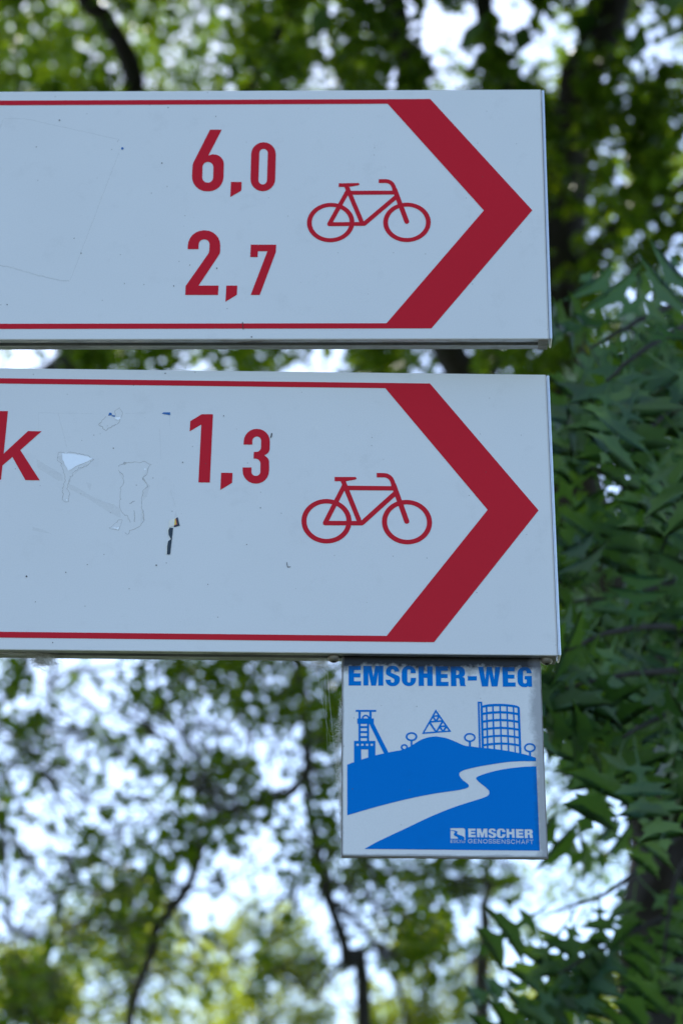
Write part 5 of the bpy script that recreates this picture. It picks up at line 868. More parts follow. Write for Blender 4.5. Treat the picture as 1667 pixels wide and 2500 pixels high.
# cobwebs
rng = np.random.default_rng(11)
wp = []
for i in range(4):          # long threads from the screw down past the plaque
    u0, v0 = -0.176 - rng.random() * 0.016, -0.1262
    u1, v1 = -0.1655 - rng.random() * 0.020, -0.165 - rng.random() * 0.06
    wp.append([(u0 + (u1 - u0) * t, 0.010 + 0.003 * math.sin(3 * t + i), v0 + (v1 - v0) * t - 0.004 * math.sin(math.pi * t)) for t in np.linspace(0, 1, 8)])
for i in range(260):        # matted fluff along the plaque's left edge
    v = -0.160 - 0.11 * rng.beta(1.6, 1.8)
    wd = 0.0045 * math.exp(-((v + 0.205) / 0.028) ** 2) + 0.0012
    q = []
    u, y = -0.1648, 0.0085
    for k in range(6):
        q.append((u, y, v))
        u = -0.1652 - abs(rng.normal(0, wd * 0.6))
        y = 0.0085 + rng.normal(0, 0.0012)
        v += rng.normal(0, 0.0025)
    wp.append(q)
for i in range(60):         # knot of silk by the screw
    q = [(-0.181 + rng.normal(0, 0.005), 0.010 + rng.normal(0, 0.002), -0.1262 - abs(rng.normal(0, 0.004))) for k in range(4)]
    wp.append(q)
web_origin = empty('cobweb', (0.13243, 1.66435, 0.87215 + CAM_Z), 'pale cobweb matted along one upright edge of the plaque', 'cobweb', None, R2)
tubes('silk', wp, 0.00005, M_WEB, 3, web_origin, kind='stuff')
wp = []
for i in range(150):
    q = []
    c = np.array([-0.3935 + rng.normal(0, 0.004), 0.010, -0.1275 - abs(rng.normal(0, 0.003))])
    for k in range(5):
        q.append(c + rng.normal(0, 0.0028, 3) * (1, 0.6, 0.8))
    wp.append(q)
for i in range(25):
    u = -0.40 - rng.random() * 0.03
    wp.append([(u + k * 0.004, 0.006 + rng.normal(0, 0.001), -0.1258 + rng.normal(0, 0.0006)) for k in range(5)])
tuft = empty('cobweb', (0.13243, 1.66435, 0.87215 + CAM_Z), 'grey fluffy cobweb tuft under the lower edge of the signboard', 'cobweb', None, R2)
tubes('silk', wp, 0.00010, M_WEB, 3, tuft, kind='stuff')

# post that carries both signs (left of the picture)
px_, py_ = 0.1325 - 0.985, 1.665 + 0.030 - 0.03
post = empty('sign_post', (px_, py_ + 0.03, 0), 'galvanised round steel post carrying the signboards', 'post')
n = 28
V, F = [], []
for z, r in ((-0.4, 0.038), (2.93, 0.038), (2.94, 0.036)):
    for k in range(n):
        V.append((r * math.cos(2 * math.pi * k / n), r * math.sin(2 * math.pi * k / n), z))
for j in range(2):
    for k in range(n):
        F.append((j * n + k, j * n + (k + 1) % n, (j + 1) * n + (k + 1) % n, (j + 1) * n + k))
F.append(tuple(2 * n + k for k in range(n)))
mesh_obj('tube', V, F, M_ZINC, post, smooth=False)


# ------------------------------------------------------------------ trees
def rel(p, o):
    return np.asarray(p) - np.array([o.location.x, o.location.y, o.location.z])


def limb(name, path, mat, parent, nseg=10, seed=0, sub=5, **kw):
    """tapered limb through (point, radius) stations, with a wandering line and lumpy bark"""
    rg = np.random.default_rng(seed)
    P = np.array([p for p, r in path], float)
    Rr = np.array([r for p, r in path], float)
    q = np.vstack([2 * P[0] - P[1], P, 2 * P[-1] - P[-2]])
    pts, rs = [], []
    for i in range(len(P) - 1):
        a, b, c, d = q[i:i + 4]
        for k in range(sub):
            t = k / sub
            pts.append(0.5 * (2 * b + (c - a) * t + (2 * a - 5 * b + 4 * c - d) * t * t + (3 * b - a - 3 * c + d) * t ** 3))
            rs.append(Rr[i] + (Rr[i + 1] - Rr[i]) * t)
    pts.append(P[-1])
    rs.append(Rr[-1])
    pts = np.array(pts)
    rs = np.array(rs)
    pts[1:-1] += rg.normal(0, 0.22, (len(pts) - 2, 3)) * rs[1:-1, None]
    V, F = [], []
    for i, p in enumerate(pts):
        t = pts[min(i + 1, len(pts) - 1)] - pts[max(i - 1, 0)]
        t /= np.linalg.norm(t)
        a = np.cross(t, (0.1, 0.95, 0.3))
        a /= np.linalg.norm(a)
        b = np.cross(t, a)
        for k in range(nseg):
            th = 2 * math.pi * k / nseg
            V.append(p + rs[i] * (1 + 0.10 * rg.normal()) * (math.cos(th) * a + math.sin(th) * b))
    for i in range(len(pts) - 1):
        for k in range(nseg):
            F.append((i * nseg + k, i * nseg + (k + 1) % nseg, (i + 1) * nseg + (k + 1) % nseg, (i + 1) * nseg + k))
    F.append(tuple((len(pts) - 1) * nseg + k for k in range(nseg)))
    return mesh_obj(name, V, F, mat, parent, smooth=True, **kw)


def leaves(name, C, size, mat, parent, seed=0, facing=None, flat=0.5, **kw):
    """one mesh of folded leaf blades (4 triangles each) centred on the points C"""
    rg = np.random.default_rng(seed)
    n = len(C)
    C = np.asarray(C, float)
    nrm = rg.normal(0, 1, (n, 3))
    nrm[:, 2] = np.abs(nrm[:, 2]) + flat
    nrm /= np.linalg.norm(nrm, axis=1)[:, None]
    d = rg.normal(0, 1, (n, 3))
    d[:, 2] -= 0.4
    d -= (d * nrm).sum(1)[:, None] * nrm
    d /= np.linalg.norm(d, axis=1)[:, None]
    s = np.cross(nrm, d)
    L = (np.asarray(size) * rg.uniform(0.65, 1.25, n))[:, None]
    Wd = L * rg.uniform(0.26, 0.36, n)[:, None]
    base = C - d * L * 0.5
    tip = C + d * L * 0.5 - nrm * L * 0.12
    mid = C + nrm * L * 0.02
    q = L * 0.10
    lft = C + s * Wd + nrm * q - d * L * 0.06
    rgt = C - s * Wd + nrm * q - d * L * 0.06
    V = np.stack([base, lft, tip, rgt, mid], 1).reshape(-1, 3)
    k = np.arange(n)[:, None] * 5
    F = np.concatenate([k + (0, 4, 1), k + (1, 4, 2), k + (2, 4, 3), k + (3, 4, 0)], 1).reshape(-1, 3)
    me = bpy.data.meshes.new(name)
    me.vertices.add(len(V))
    me.vertices.foreach_set('co', V.astype(np.float32).ravel())
    me.loops.add(len(F) * 3)
    me.loops.foreach_set('vertex_index', F.astype(np.int32).ravel())
    me.polygons.add(len(F))
    me.polygons.foreach_set('loop_start', np.arange(0, len(F) * 3, 3, dtype=np.int32))
    me.update(calc_edges=True)
    me.validate()
    at_ = me.attributes.new('tint', 'FLOAT', 'POINT')
    at_.data.foreach_set('value', np.repeat(rg.random(n), 5).astype(np.float32))
    me.materials.append(mat)
    return link(bpy.data.objects.new(name, me), parent, **kw)


def clump_pts(cen, r, n, rg, squash=0.9, sub=3):
    """points of one leafy spray: a few tight sub-sprays inside a ball"""
    r = np.broadcast_to(np.asarray(r, float), (3,))
    out = []
    k = max(1, n // sub)
    for i in range(k):
        c = rg.normal(0, 1, 3)
        c *= (rg.random() ** 0.45) / (np.linalg.norm(c) + 1e-9)
        c = np.asarray(cen) + c * r * (1, 1, squash)
        out.append(c + rg.normal(0, 1, (sub, 3)) * r * 0.34)
    return np.vstack(out)


def px_clumps(spec, dens, seed, jitter=0.35):
    """sprays given as (x, y, radius, distance, leaves) read off the view, spread in depth as real volumes"""
    rg = np.random.default_rng(seed)
    out = []
    for x, y, r, d, n in spec:
        rw = r * d / LENS_PX
        out.append(clump_pts(at(x, y, d), (rw, rw * 2.2, rw), max(5, int(n * dens)), rg))
    return np.vstack(out)


def twigs(name, spec, stations, mat, parent, seed):
    """thin side twigs running from the nearest limb out into every spray"""
    rgt = np.random.default_rng(seed)
    S = np.array([at(x, y, d) for x, y, d in stations])
    S = np.vstack([S[i] + (S[i + 1] - S[i]) * t for i in range(len(S) - 1) for t in np.linspace(0, 1, 6)])
    V = []
    for x, y, r, d, n in spec:
        c = at(x, y, d)
        k = np.argmin(((S - c) ** 2).sum(1) + rgt.random(len(S)) * 0.02)
        a = S[k]
        side = rgt.normal(0, 0.10, 3) * np.linalg.norm(c - a)
        p1 = a + (c - a) * 0.35 + side
        p2 = a + (c - a) * 0.7 + side * 0.8 + (0, 0, 0.03)
        V.append([rel(q, parent) for q in (a, p1, p2, c)])
        for j in range(3):
            e = c + rgt.normal(0, 1, 3) * r * d / LENS_PX * 0.9
            V.append([rel(q, parent) for q in (p2 + (c - p2) * 0.3 * j, (p2 + e) / 2 + rgt.normal(0, 0.01, 3), e)])
    tubes(name, V, 0.0032, mat, 4, parent, kind='stuff')


def big_crown(cen, r, nclump, per, rg, cr=0.35):
    out = []
    for i in range(nclump):
        c = rg.normal(0, 1, 3)
        c *= (0.25 + 0.75 * rg.random() ** 0.5) / np.linalg.norm(c)
        out.append(clump_pts(np.asarray(cen) + c * np.asarray(r), cr * rg.uniform(0.6, 1.3), per, rg))
    return np.vstack(out)


rg = np.random.default_rng(4)

# ---- forked tree behind the signs on the right
A = empty('forked_tree', (*at(1640, 2600, 7.0)[:2], 0), 'dark forked tree with leaning trunk rising behind the arrow tips of the signboards', 'tree')
ax, ay = A.location.x, A.location.y


def pl(o, *st):
    return [(rel(at(x, y, d), o), r * d / LENS_PX) for x, y, d, r in st]


limb('trunk', [((0, 0, -0.1), 0.13), ((0.0, 0, 1.2), 0.11)] + pl(A, (1600, 2300, 7.0, 80), (1500, 1600, 7.0, 70), (1375, 900, 7.0, 58), (1385, 330, 7.0, 50), (1480, 20, 7.0, 48), (1600, -400, 7.1, 40), (1640, -900, 7.2, 15)), M_BARK, A, 12, 1)
limb('limb', pl(A, (1440, 1300, 7.0, 45), (1250, 1050, 7.05, 42), (1105, 850, 7.1, 38), (1010, 210, 7.1, 36), (955, -20, 7.1, 32), (900, -500, 7.2, 16)), M_BARK, A, 10, 2)
limb('limb', pl(A, (1180, 960, 7.1, 24), (1230, 600, 7.3, 23), (1240, 250, 7.3, 22), (1180, 10, 7.3, 20), (1120, -300, 7.4, 10)), M_BARK, A, 8, 3)
limb('limb', pl(A, (1395, 700, 7.0, 26), (1500, 560, 6.9, 20), (1640, 480, 6.8, 14), (1800, 300, 6.8, 6)), M_BARK, A, 8, 5)
HOLES = [(205, 50, 70), (60, 150, 48), (500, 30, 85), (490, 165, 55), (1050, 70, 55), (1165, 60, 50), (1305, 110, 70), (1250, 20, 40), (1360, 90, 40), (40, 880, 95), (350, 120, 40), (770, 60, 30), (800, 870, 40), (1040, 890, 25), (1640, 110, 50)]


def free(x, y, r):
    return all((x - hx) ** 2 + (y - hy) ** 2 > (hr + r * 0.55) ** 2 for hx, hy, hr in HOLES)


spec = []
while len(spec) < 470:
    x, y = rg.uniform(620, 1900), rg.uniform(-500, 960)
    r = rg.uniform(35, 85)
    if free(x, y, r):
        spec.append((x, y, r, rg.uniform(7.25, 10) if len(spec) % 4 else rg.uniform(6.2, 6.8), 52))
OH = [(1390, 985, 48), (1470, 1110, 45), (1455, 1215, 50), (1545, 1340, 40), (1380, 1655, 35), (1345, 1680, 35), (1540, 1130, 25)]
n0 = len(spec)
while len(spec) < n0 + 170:
    x, y = rg.uniform(1310, 1800), rg.uniform(930, 1830)
    if all((x - a) ** 2 + (y - b) ** 2 > (c + 32) ** 2 for a, b, c in OH):
        spec.append((x, y, rg.uniform(35, 70), rg.uniform(7.2, 10), 46))
leaves('crown', rel(px_clumps(spec, 1.0, 21), A), 0.055, M_LEAF, A, 31, kind='stuff')
c2 = big_crown(at(2100, -1600, 8.0), (2.3, 2.4, 1.4), 220, 45, rg)
leaves('crown', rel(c2, A), 0.075, M_LEAF, A, 32, kind='stuff')

# ---- tree on the left
B = empty('slanting_tree', (*at(-250, 2600, 8.0)[:2], 0), 'dark tree with slanting limb behind the blank part of the upper signboard', 'tree')
limb('trunk', [((0, 0, -0.1), 0.12), ((0, 0, 1.5), 0.10)] + pl(B, (-230, 2000, 8.0, 62), (-100, 1500, 8.0, 55), (170, 900, 8.0, 42), (320, 260, 8.0, 28), (280, 80, 8.0, 24), (190, -60, 8.0, 20), (60, -500, 8.0, 10)), M_BARK, B, 12, 7)
limb('limb', pl(B, (200, 800, 8.0, 26), (420, 500, 8.1, 22), (620, 200, 8.2, 16), (760, -100, 8.2, 8)), M_BARK, B, 8, 8)
spec = []
while len(spec) < 330:
    x, y = rg.uniform(-300, 760), rg.uniform(-450, 960)
    r = rg.uniform(35, 80)
    if free(x, y, r):
        spec.append((x, y, r, rg.uniform(8.2, 10.5) if len(spec) % 3 else rg.uniform(7.0, 7.8), 52))
leaves('crown', rel(px_clumps(spec, 1.0, 22), B), 0.055, M_LEAF, B, 33, kind='stuff')
c2 = np.vstack([big_crown(at(200, -1500, 9.0), (2.8, 2.4, 1.6), 300, 45, rg), big_crown((-1.0, 6.3, 8.3), (1.5, 1.1, 0.9), 160, 40, rg, 0.25)])  # second mass is unseen, added to shade the low oak sprays
leaves('crown', rel(c2, B), 0.075, M_LEAF, B, 34, kind='stuff')

# ---- tall tree behind whose crown closes the view overhead and shades the lower foliage
Tt = empty('tall_tree', (-3.4, 13.5, 0), 'tall shady tree standing far behind the upper signboard', 'tree')
limb('trunk', [((0, 0, -0.2), 0.26), ((0.1, 0, 4), 0.22), ((0.3, -0.2, 8), 0.17), ((0.6, -0.3, 12), 0.10), ((0.8, -0.4, 15), 0.03)], M_BARK, Tt, 12, 91)
for k in range(7):
    a = -0.9 + 0.45 * k
    limb('limb', [((0.3, -0.2, 7.6 + 0.6 * k), 0.09), ((0.3 + 1.8 * math.cos(a), 1.2 * math.sin(a), 9.2 + 0.6 * k), 0.055), ((0.3 + 3.4 * math.cos(a), 2.2 * math.sin(a), 10.2 + 0.65 * k), 0.02)], M_BARK, Tt, 8, 92 + k)
c2 = big_crown((-0.2, -0.2, 12.3), (3.5, 2.5, 2.2), 640, 60, rg, 0.42)
leaves('crown', c2, 0.085, M_LEAF, Tt, 90, kind='stuff')

# ---- slim young tree below the signs
Cc = empty('slender_tree', (*at(930, 2900, 7.2)[:2], 0), 'slender young tree with thin dark stem, its airy leaves below the lower signboard', 'tree')
limb('trunk', [((0, 0, -0.1), 0.035)] + pl(Cc, (890, 2600, 7.2, 17.55), (850, 2350, 7.2, 13.5), (792, 2160, 7.2, 12.825), (757, 2000, 7.2, 11.475), (750, 1880, 7.2, 11.475), (742, 1740, 7.2, 10.8), (715, 1550, 7.2, 9.45), (640, 1200, 7.3, 6.75)), M_BARK2, Cc, 8, 11)
limb('limb', pl(Cc, (751, 1880, 7.2, 10.8), (705, 1936, 7.2, 12.15), (603, 1967, 7.2, 12.15), (515, 2013, 7.2, 10.8), (450, 2180, 7.2, 12.15), (385, 2260, 7.2, 12.15), (372, 2310, 7.2, 12.15), (329, 2440, 7.2, 9.45), (310, 2600, 7.2, 5.4)), M_BARK2, Cc, 8, 12)
limb('limb', pl(Cc, (751, 1880, 7.2, 10.8), (825, 1860, 7.2, 8.1), (960, 1780, 7.3, 5.4)), M_BARK2, Cc, 8, 13)
limb('limb', pl(Cc, (845, 2350, 7.2, 8.1), (790, 2400, 7.2, 5.4), (770, 2450, 7.2, 4.05)), M_BARK2, Cc, 6, 14)
limb('limb', pl(Cc, (800, 2190, 7.2, 8.1), (880, 2260, 7.3, 6.75), (960, 2380, 7.4, 6.75), (1000, 2520, 7.4, 5.4)), M_BARK2, Cc, 6, 15)
CL = [(380, 1640, 80), (500, 1650, 70), (620, 1660, 90), (700, 1640, 70), (760, 1680, 80), (820, 1720, 75), (740, 1790, 50), (800, 1800, 50),
      (400, 1870, 55), (440, 1930, 70), (500, 1880, 55), (560, 1850, 45), (540, 1950, 75), (600, 1900, 50), (480, 2010, 65), (420, 2050, 65), (560, 2050, 50), (640, 1790, 40), (680, 1880, 40), (620, 1990, 50),
      (700, 2050, 45), (740, 2110, 55), (800, 2080, 70), (790, 2180, 30), (860, 2140, 65), (930, 2120, 75), (1000, 2150, 85), (1060, 2130, 85), (1010, 2240, 75), (1080, 2200, 55), (1130, 2110, 55), (1190, 2130, 50),
      (960, 2340, 55), (1040, 2330, 60), (560, 1720, 40), (450, 1700, 40), (330, 1700, 35), (690, 1730, 45), (880, 2060, 60), (820, 2000, 60), (790, 1920, 50), (1230, 2170, 50), (480, 2110, 40), (530, 2150, 35), (850, 1650, 60), (650, 1590, 70), (550, 1600, 60)]
spec = [(x + rg.normal(0, 12), y + rg.normal(0, 12), r, rg.uniform(6.2, 8.8), 75 * (r / 60) ** 2) for x, y, r in CL]
for k in range(85):
    spec.append((rg.uniform(280, 1250), rg.uniform(1600, 2420), rg.uniform(22, 48), rg.uniform(6.4, 8.8), 16))
twigs('twigs', spec, [(890, 2600, 7.2), (850, 2350, 7.2), (792, 2160, 7.2), (750, 1880, 7.2), (715, 1550, 7.2), (640, 1200, 7.3), (715, 1550, 7.2), (751, 1880, 7.2), (603, 1967, 7.2), (515, 2013, 7.2), (450, 2180, 7.2), (372, 2310, 7.2), (329, 2440, 7.2)], M_BARK2, Cc, 71)
leaves('crown', rel(px_clumps(spec, 1.0, 23), Cc), 0.040, M_LEAF, Cc, 35, kind='stuff')

# ---- bush-like tree with bowed twigs at the left edge
Dd = empty('drooping_tree', (*at(-420, 2700, 8.2)[:2], 0), 'small tree with thin bowed twigs reaching in beside the slender tree', 'tree')
limb('trunk', [((0, 0, -0.1), 0.05)] + pl(Dd, (-380, 2300, 8.2, 18), (-260, 1950, 8.2, 14), (-120, 1800, 8.2, 9), (20, 1700, 8.2, 6), (90, 1560, 8.2, 4)), M_BARK2, Dd, 8, 16)
limb('limb', pl(Dd, (-120, 1800, 8.2, 8), (0, 2010, 8.2, 6), (12, 2215, 8.2, 6), (33, 2271, 8.2, 6), (115, 2288, 8.2, 5), (180, 2262, 8.2, 3)), M_BARK2, Dd, 6, 17)
limb('limb', pl(Dd, (0, 2005, 8.2, 6), (33, 2044, 8.2, 5), (77, 2104, 8.2, 5), (137, 2197, 8.2, 4), (130, 2290, 8.2, 2)), M_BARK2, Dd, 6, 18)
limb('limb', pl(Dd, (-120, 1830, 8.2, 8), (60, 1870, 8.2, 5), (115, 1800, 8.2, 5), (125, 1680, 8.2, 4), (140, 1560, 8.2, 3)), M_BARK2, Dd, 6, 19)
CL = [(60, 1680, 60), (20, 1640, 60), (30, 1780, 50), (90, 1730, 40), (60, 1850, 50), (130, 1830, 40), (220, 1790, 35), (260, 1830, 50), (330, 1850, 55), (180, 1880, 50), (100, 1900, 45), (40, 1960, 55), (200, 2050, 45), (150, 2110, 55), (260, 2110, 45), (330, 2080, 45),
      (110, 2180, 55), (200, 2200, 65), (300, 2170, 65), (390, 2150, 45), (250, 2260, 70), (200, 2330, 70), (320, 2260, 45), (60, 2370, 65), (30, 2440, 70), (-30, 2150, 60), (-40, 1900, 80), (150, 1640, 40), (110, 1990, 40), (20, 2090, 45), (130, 2420, 70)]
spec = [(x + rg.normal(0, 12), y + rg.normal(0, 12), r, rg.uniform(7.0, 10), 66 * (r / 60) ** 2) for x, y, r in CL]
for k in range(50):
    spec.append((rg.uniform(-60, 400), rg.uniform(1600, 2380), rg.uniform(18, 42), rg.uniform(7.2, 10), 14))
twigs('twigs', spec, [(-260, 1950, 8.2), (-120, 1800, 8.2), (20, 1700, 8.2), (90, 1560, 8.2), (125, 1680, 8.2), (60, 1870, 8.2), (0, 2010, 8.2), (137, 2197, 8.2), (33, 2271, 8.2), (180, 2262, 8.2)], M_BARK2, Dd, 72)
leaves('crown', rel(px_clumps(spec, 1.0, 24), Dd), 0.045, M_LEAF, Dd, 36, kind='stuff')

# ---- lacy foliage right of the plaque belongs to a tree farther back
Ee = empty('airy_tree', (*at(1300, 2800, 11)[:2], 0), 'airy pale tree with loose sprays of leaves behind the plaque', 'tree')
limb('trunk', [((0, 0, -0.1), 0.08)] + pl(Ee, (1190, 2600, 11, 22), (1185, 2300, 11, 16), (1200, 2080, 11, 12), (1260, 1700, 11, 10), (1330, 1300, 11, 8)), M_BARK2, Ee, 8, 20)
limb('limb', pl(Ee, (1200, 2080, 11, 8), (1300, 2020, 11, 6), (1400, 1900, 11, 5), (1500, 1850, 11, 3)), M_BARK2, Ee, 6, 21)
CL = [(1370, 1900, 60), (1400, 1980, 50), (1450, 2080, 50), (1390, 2110, 40), (1480, 1960, 35), (1500, 2100, 45), (1340, 1830, 55), (1300, 2000, 60), (1440, 1880, 40), (1360, 2050, 40), (1250, 2200, 60), (1290, 2270, 45), (1520, 2200, 40), (1420, 2170, 50), (1340, 2190, 50), (1460, 2020, 30), (1510, 1890, 35), (1350, 1700, 60), (1400, 1650, 50)]
spec = [(x + rg.normal(0, 10), y + rg.normal(0, 10), r, rg.uniform(9.5, 12), 40 * (r / 50) ** 2) for x, y, r in CL]
leaves('crown', rel(px_clumps(spec, 1.0, 25), Ee), 0.06, M_LEAF, Ee, 37, kind='stuff')


# ---- sunlit trees far behind
def far_tree(label, x, ytop, d, rpx, seed, mat, nl=260, drop=1.6):
    rgf = np.random.default_rng(seed)
    top = at(x, ytop, d)
    r = rpx * d / LENS_PX
    h = top[2]
    o = empty('background_tree', (top[0], top[1], 0), label, 'tree', 'trees far behind the signs')
    limb('trunk', [((0, 0, -0.2), 0.22), ((0.1, 0, h * 0.3), 0.18), ((0, 0.1, h * 0.65), 0.10), ((0, 0, h * 0.93), 0.03)], M_BARK2, o, 8, seed)
    for k in range(4):
        a = k * 1.7 + seed
        limb('limb', [((0, 0, h * (0.35 + 0.1 * k)), 0.08), ((r * 0.4 * math.cos(a), r * 0.4 * math.sin(a), h * (0.5 + 0.08 * k)), 0.05), ((r * 0.8 * math.cos(a), r * 0.8 * math.sin(a), h * (0.6 + 0.07 * k)), 0.02)], M_BARK2, o, 6, seed + k)
    pts = []
    hh = r * drop
    for i in range(nl):
        c = rgf.normal(0, 1, 3)
        c *= (0.45 + 0.55 * rgf.random() ** 0.6) / np.linalg.norm(c)
        c = c * (r, r, hh) + np.array([0, 0, h - hh])
        pts.append(clump_pts(c, r * 0.17, 40, rgf))
    leaves('crown', np.vstack(pts), 0.10, mat, o, seed, kind='stuff')


far_tree('rounded sunlit yellow-green tree far behind the bowed twigs of the drooping tree', 330, 2150, 24, 330, 51, M_LEAF_FAR)
far_tree('bluish green tree far behind the thin stem of the slender tree', 650, 2190, 33, 170, 52, M_LEAF_FAR, 200)
far_tree('narrow sunlit tree seen behind and below the plaque', 1030, 2230, 30, 200, 53, M_LEAF_FAR, 200)
far_tree('bright yellow-green tree far behind the low oak sprays', 1400, 2360, 26, 210, 54, M_LEAF_FAR, 220)
far_tree('dark broad tree far behind the slanting tree', 30, 2300, 21, 170, 55, M_LEAF_FAR, 200)

# ---- oak in the right foreground
O = empty('oak_tree', (*at(1690, 2900, 3.9)[:2], 0), 'dark oak with big lobed leaves close behind the arrow tips of the signboards', 'tree')
limb('trunk', [((0.02, 0, -0.1), 0.12), ((0.0, 0, 0.8), 0.10)] + pl(O, (1712, 2450, 3.9, 150), (1690, 1900, 3.9, 145), (1745, 1500, 3.95, 135), (1880, 900, 4.1, 120), (1950, 200, 4.4, 95), (1800, -900, 4.8, 60), (1700, -1800, 5.2, 25)), M_BARK, O, 18, 41, 8)


def oak_leaf_mesh(seed):
    rgl = np.random.default_rng(seed)
    half = [(0, .012), (.10, .03), (.13, .11), (.18, .25), (.205, .10), (.24, .04), (.33, .04), (.385, .15), (.40, .31), (.455, .28), (.56, .50), (.50, .20), (.515, .055), (.60, .05), (.66, .15), (.70, .27), (.74, .23), (.85, .38), (.765, .13), (.79, .04), (.87, .05), (.91, .11), (.935, .05), (1.0, 0.0)]
    half_l = [(x + rgl.normal(0, .010), max(0.0, y * (1 + rgl.normal(0, .07)))) for x, y in half]
    half_r = [(x + rgl.normal(0, .010), max(0.0, y * (1 + rgl.normal(0, .07)))) for x, y in half]
    bend, fold, cup = rgl.uniform(0.10, 0.35), rgl.uniform(0.08, 0.25), rgl.uniform(-0.15, 0.25)

    def z(x, y):
        return -bend * x * x + fold * abs(y) - cup * y * y * 2

    V, F = [], []
    n = len(half)
    for x, _ in half:
        V.append((x, 0, z(x, 0)))
    for sgn, hf in ((1, half_l), (-1, half_r)):
        b = len(V)
        for x, y in hf:
            V.append((x, sgn * y, z(x, y) + rgl.normal(0, .006)))
        for i in range(n - 1):
            F.append((i, i + 1, b + i + 1, b + i) if sgn < 0 else (i, b + i, b + i + 1, i + 1))
    k = len(V)                      # leaf stalk
    w = .011
    V += [(-.32, w, .03), (-.32, -w, .03), (-.15, w, -.005), (-.15, -w, -.005), (.02, w, .004), (.02, -w, .004)]
    F += [(k, k + 1, k + 3, k + 2), (k + 2, k + 3, k + 5, k + 4)]
    me = bpy.data.meshes.new('leaf')
    me.from_pydata(V, [], F)
    me.materials.append(M_OAK)
    me.polygons.foreach_set('use_smooth', [True] * len(me.polygons))
    me.update()
    return me


def oak_mass(name, C, size, parent, seed):
    """many lobed leaves in one mesh"""
    rgm = np.random.default_rng(seed)
    V, F, k = [], [], 0
    src = [(np.array([v.co for v in me.vertices]), [tuple(p.vertices) for p in me.polygons]) for me in OAKS]
    for c in C:
        v, f = src[int(rgm.integers(len(src)))]
        d = rgm.normal(0, 0.7, 3) + (-0.3, 0, -0.4)
        d /= np.linalg.norm(d)
        nr = np.array([0, -0.9, -0.3]) + rgm.normal(0, 0.45, 3)
        nr -= nr @ d * d
        nr /= np.linalg.norm(nr)
        V.append((v @ np.array([d, np.cross(nr, d), nr])) * size * rgm.uniform(0.7, 1.2) + c)
        F += [tuple(i + k for i in q) for q in f]
        k += len(v)
    return mesh_obj(name, np.vstack(V), F, M_OAK, parent, smooth=True, kind='stuff')


OAKS = [oak_leaf_mesh(s) for s in range(7)]
rgo = np.random.default_rng(77)


def oak_twig(stations, nleaf, size=0.115, t0=0.12, spread=1.0):
    path = [(rel(at(x, y, d * 1.2), O), r) for (x, y, d), r in zip(stations, np.linspace(0.006, 0.0016, len(stations)))]
    br = limb('branch', path, M_BARK2, O, 6, int(stations[0][1]) + 5, 4)
    P = np.array([p for p, r in path])
    seg = np.linspace(0, len(P) - 1, 60)
    for k in range(nleaf):
        t = (t0 + (1 - t0) * ((k + rgo.uniform(0, 0.8)) / nleaf)) * (len(P) - 1)
        i = min(int(t), len(P) - 2)
        p = P[i] + (P[i + 1] - P[i]) * (t - i)
        tang = P[i + 1] - P[i]
        tang = tang / np.linalg.norm(tang)
        side = np.array([0, 0, 1.0]) * (1 if k % 2 else -1) * 0.7
        d = tang * rgo.uniform(0.1, 0.9) + side * rgo.uniform(0.2, 1.1) * spread + rgo.normal(0, 0.45, 3) * (1, 0.4, 1) + np.array([0, 0.25, -0.45])
        d /= np.linalg.norm(d)
        nr = np.array([0, -0.9, -0.36]) + rgo.normal(0, 0.33, 3)
        nr -= nr @ d * d
        nr /= np.linalg.norm(nr)
        s = np.cross(nr, d)
        L = size * 0.80 * rgo.uniform(0.65, 1.25)
        o = bpy.data.objects.new('leaf', OAKS[int(rgo.integers(len(OAKS)))])
        mm = Matrix.Identity(4)
        for a in range(3):
            mm[a][0], mm[a][1], mm[a][2] = d[a] * L, s[a] * L, nr[a] * L
        mm.translation = Vector(p + d * L * 0.32 + rgo.normal(0, 0.012, 3))
        o.matrix_local = mm
        link(o, br)
        o.matrix_local = mm


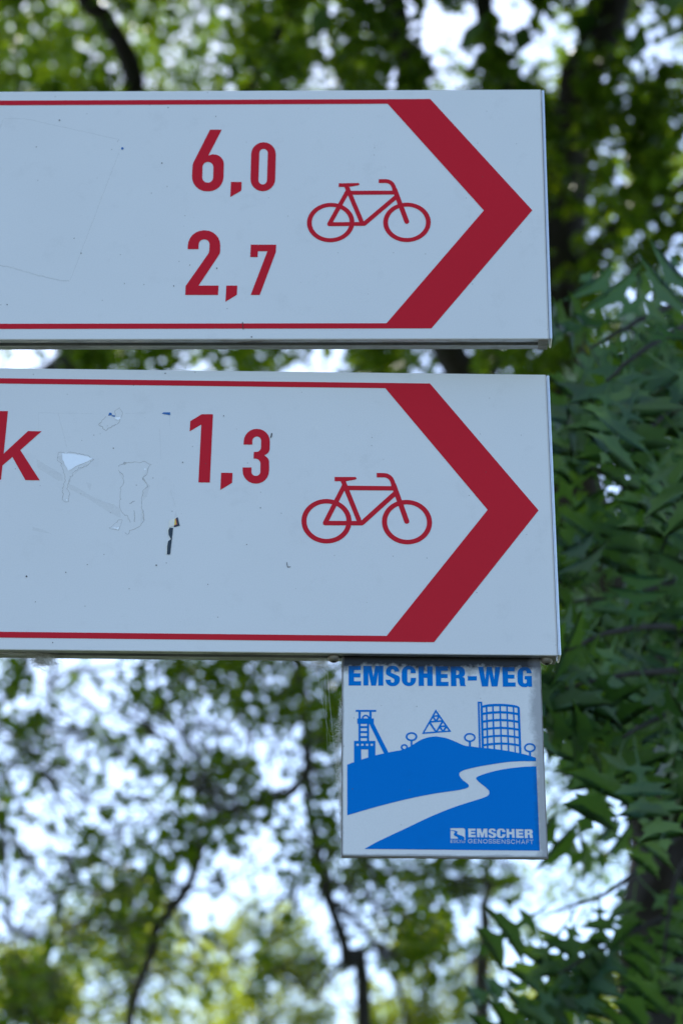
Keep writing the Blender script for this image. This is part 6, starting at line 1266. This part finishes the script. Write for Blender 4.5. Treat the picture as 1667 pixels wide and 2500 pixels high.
TW = [([(1790, 690, 2.8), (1650, 740, 2.6), (1530, 800, 2.45), (1440, 850, 2.4)], 14, 0.125),
      ([(1780, 780, 2.8), (1660, 800, 2.5), (1560, 860, 2.35), (1480, 930, 2.3)], 15, 0.125),
      ([(1790, 900, 2.8), (1690, 960, 2.5), (1600, 1030, 2.35), (1540, 1100, 2.3)], 13, 0.125),
      ([(1790, 1080, 3.0), (1620, 1040, 2.8), (1480, 1010, 2.7), (1400, 1060, 2.65)], 14, 0.11),
      ([(1790, 1200, 2.9), (1660, 1180, 2.7), (1540, 1190, 2.55), (1440, 1140, 2.5)], 13, 0.115),
      ([(1790, 1330, 2.9), (1640, 1290, 2.7), (1520, 1290, 2.6), (1400, 1330, 2.55)], 14, 0.115),
      ([(1790, 1420, 2.8), (1660, 1420, 2.6), (1540, 1450, 2.5), (1400, 1470, 2.45)], 16, 0.115),
      ([(1790, 1560, 2.7), (1640, 1530, 2.5), (1500, 1540, 2.35), (1380, 1590, 2.3)], 16, 0.12),
      ([(1790, 1650, 2.7), (1640, 1640, 2.45), (1500, 1650, 2.35), (1380, 1680, 2.3)], 16, 0.12),
      ([(1790, 1720, 2.6), (1680, 1730, 2.4), (1590, 1760, 2.3), (1520, 1800, 2.25)], 14, 0.12),
      ([(1790, 1780, 2.9), (1640, 1760, 2.8), (1500, 1740, 2.7), (1370, 1730, 2.6)], 13, 0.115),
      ([(1740, 1980, 3.0), (1600, 2080, 2.9), (1480, 2180, 2.8), (1340, 2230, 2.75)], 12, 0.12, 0.4),
      ([(1760, 2180, 2.9), (1600, 2250, 2.8), (1480, 2310, 2.75), (1360, 2380, 2.7)], 13, 0.12, 0.4),
      ([(1800, 2020, 2.8), (1690, 2080, 2.7), (1640, 2180, 2.65), (1620, 2330, 2.6)], 3, 0.12),
      ([(1800, 2250, 2.7), (1700, 2300, 2.6), (1660, 2400, 2.6), (1630, 2520, 2.6)], 4, 0.12),
      ([(1790, 1850, 2.75), (1700, 1870, 2.65), (1640, 1920, 2.6), (1610, 2000, 2.55)], 3, 0.11)]
for tw in TW:
    oak_twig(tw[0], int(tw[1] * 1.25), *tw[2:])

# the oak's inner foliage and shading crown added above view, too many leaves to tell apart
spec = []
OH = [(1390, 985, 48), (1470, 1110, 45), (1455, 1215, 50), (1545, 1340, 40), (1380, 1655, 35), (1345, 1680, 35), (1540, 1130, 25)]
while len(spec) < 30:
    x, y = rgo.uniform(1330, 1850), rgo.uniform(900, 1760)
    if all((x - a) ** 2 + (y - b) ** 2 > (c * 1.4 + 30) ** 2 for a, b, c in OH):
        spec.append((x, y, rgo.uniform(40, 75), rgo.uniform(3.9, 5.4), 6))
pts = px_clumps(spec, 1.0, 26)
oak_mass('inner_crown', rel(pts, O), 0.088, O, 61)
c2 = np.vstack([big_crown((1.2, 3.6, 6.6), (2.2, 2.2, 1.4), 240, 40, rgo, 0.3), big_crown((-0.2, 4.6, 7.6), (2.4, 1.8, 1.1), 260, 40, rgo, 0.3)])  # unseen leaves placed to keep the sun off signs and sprays
leaves('shade_crown', rel(c2, O), 0.12, M_OAK, O, 62, kind='stuff')
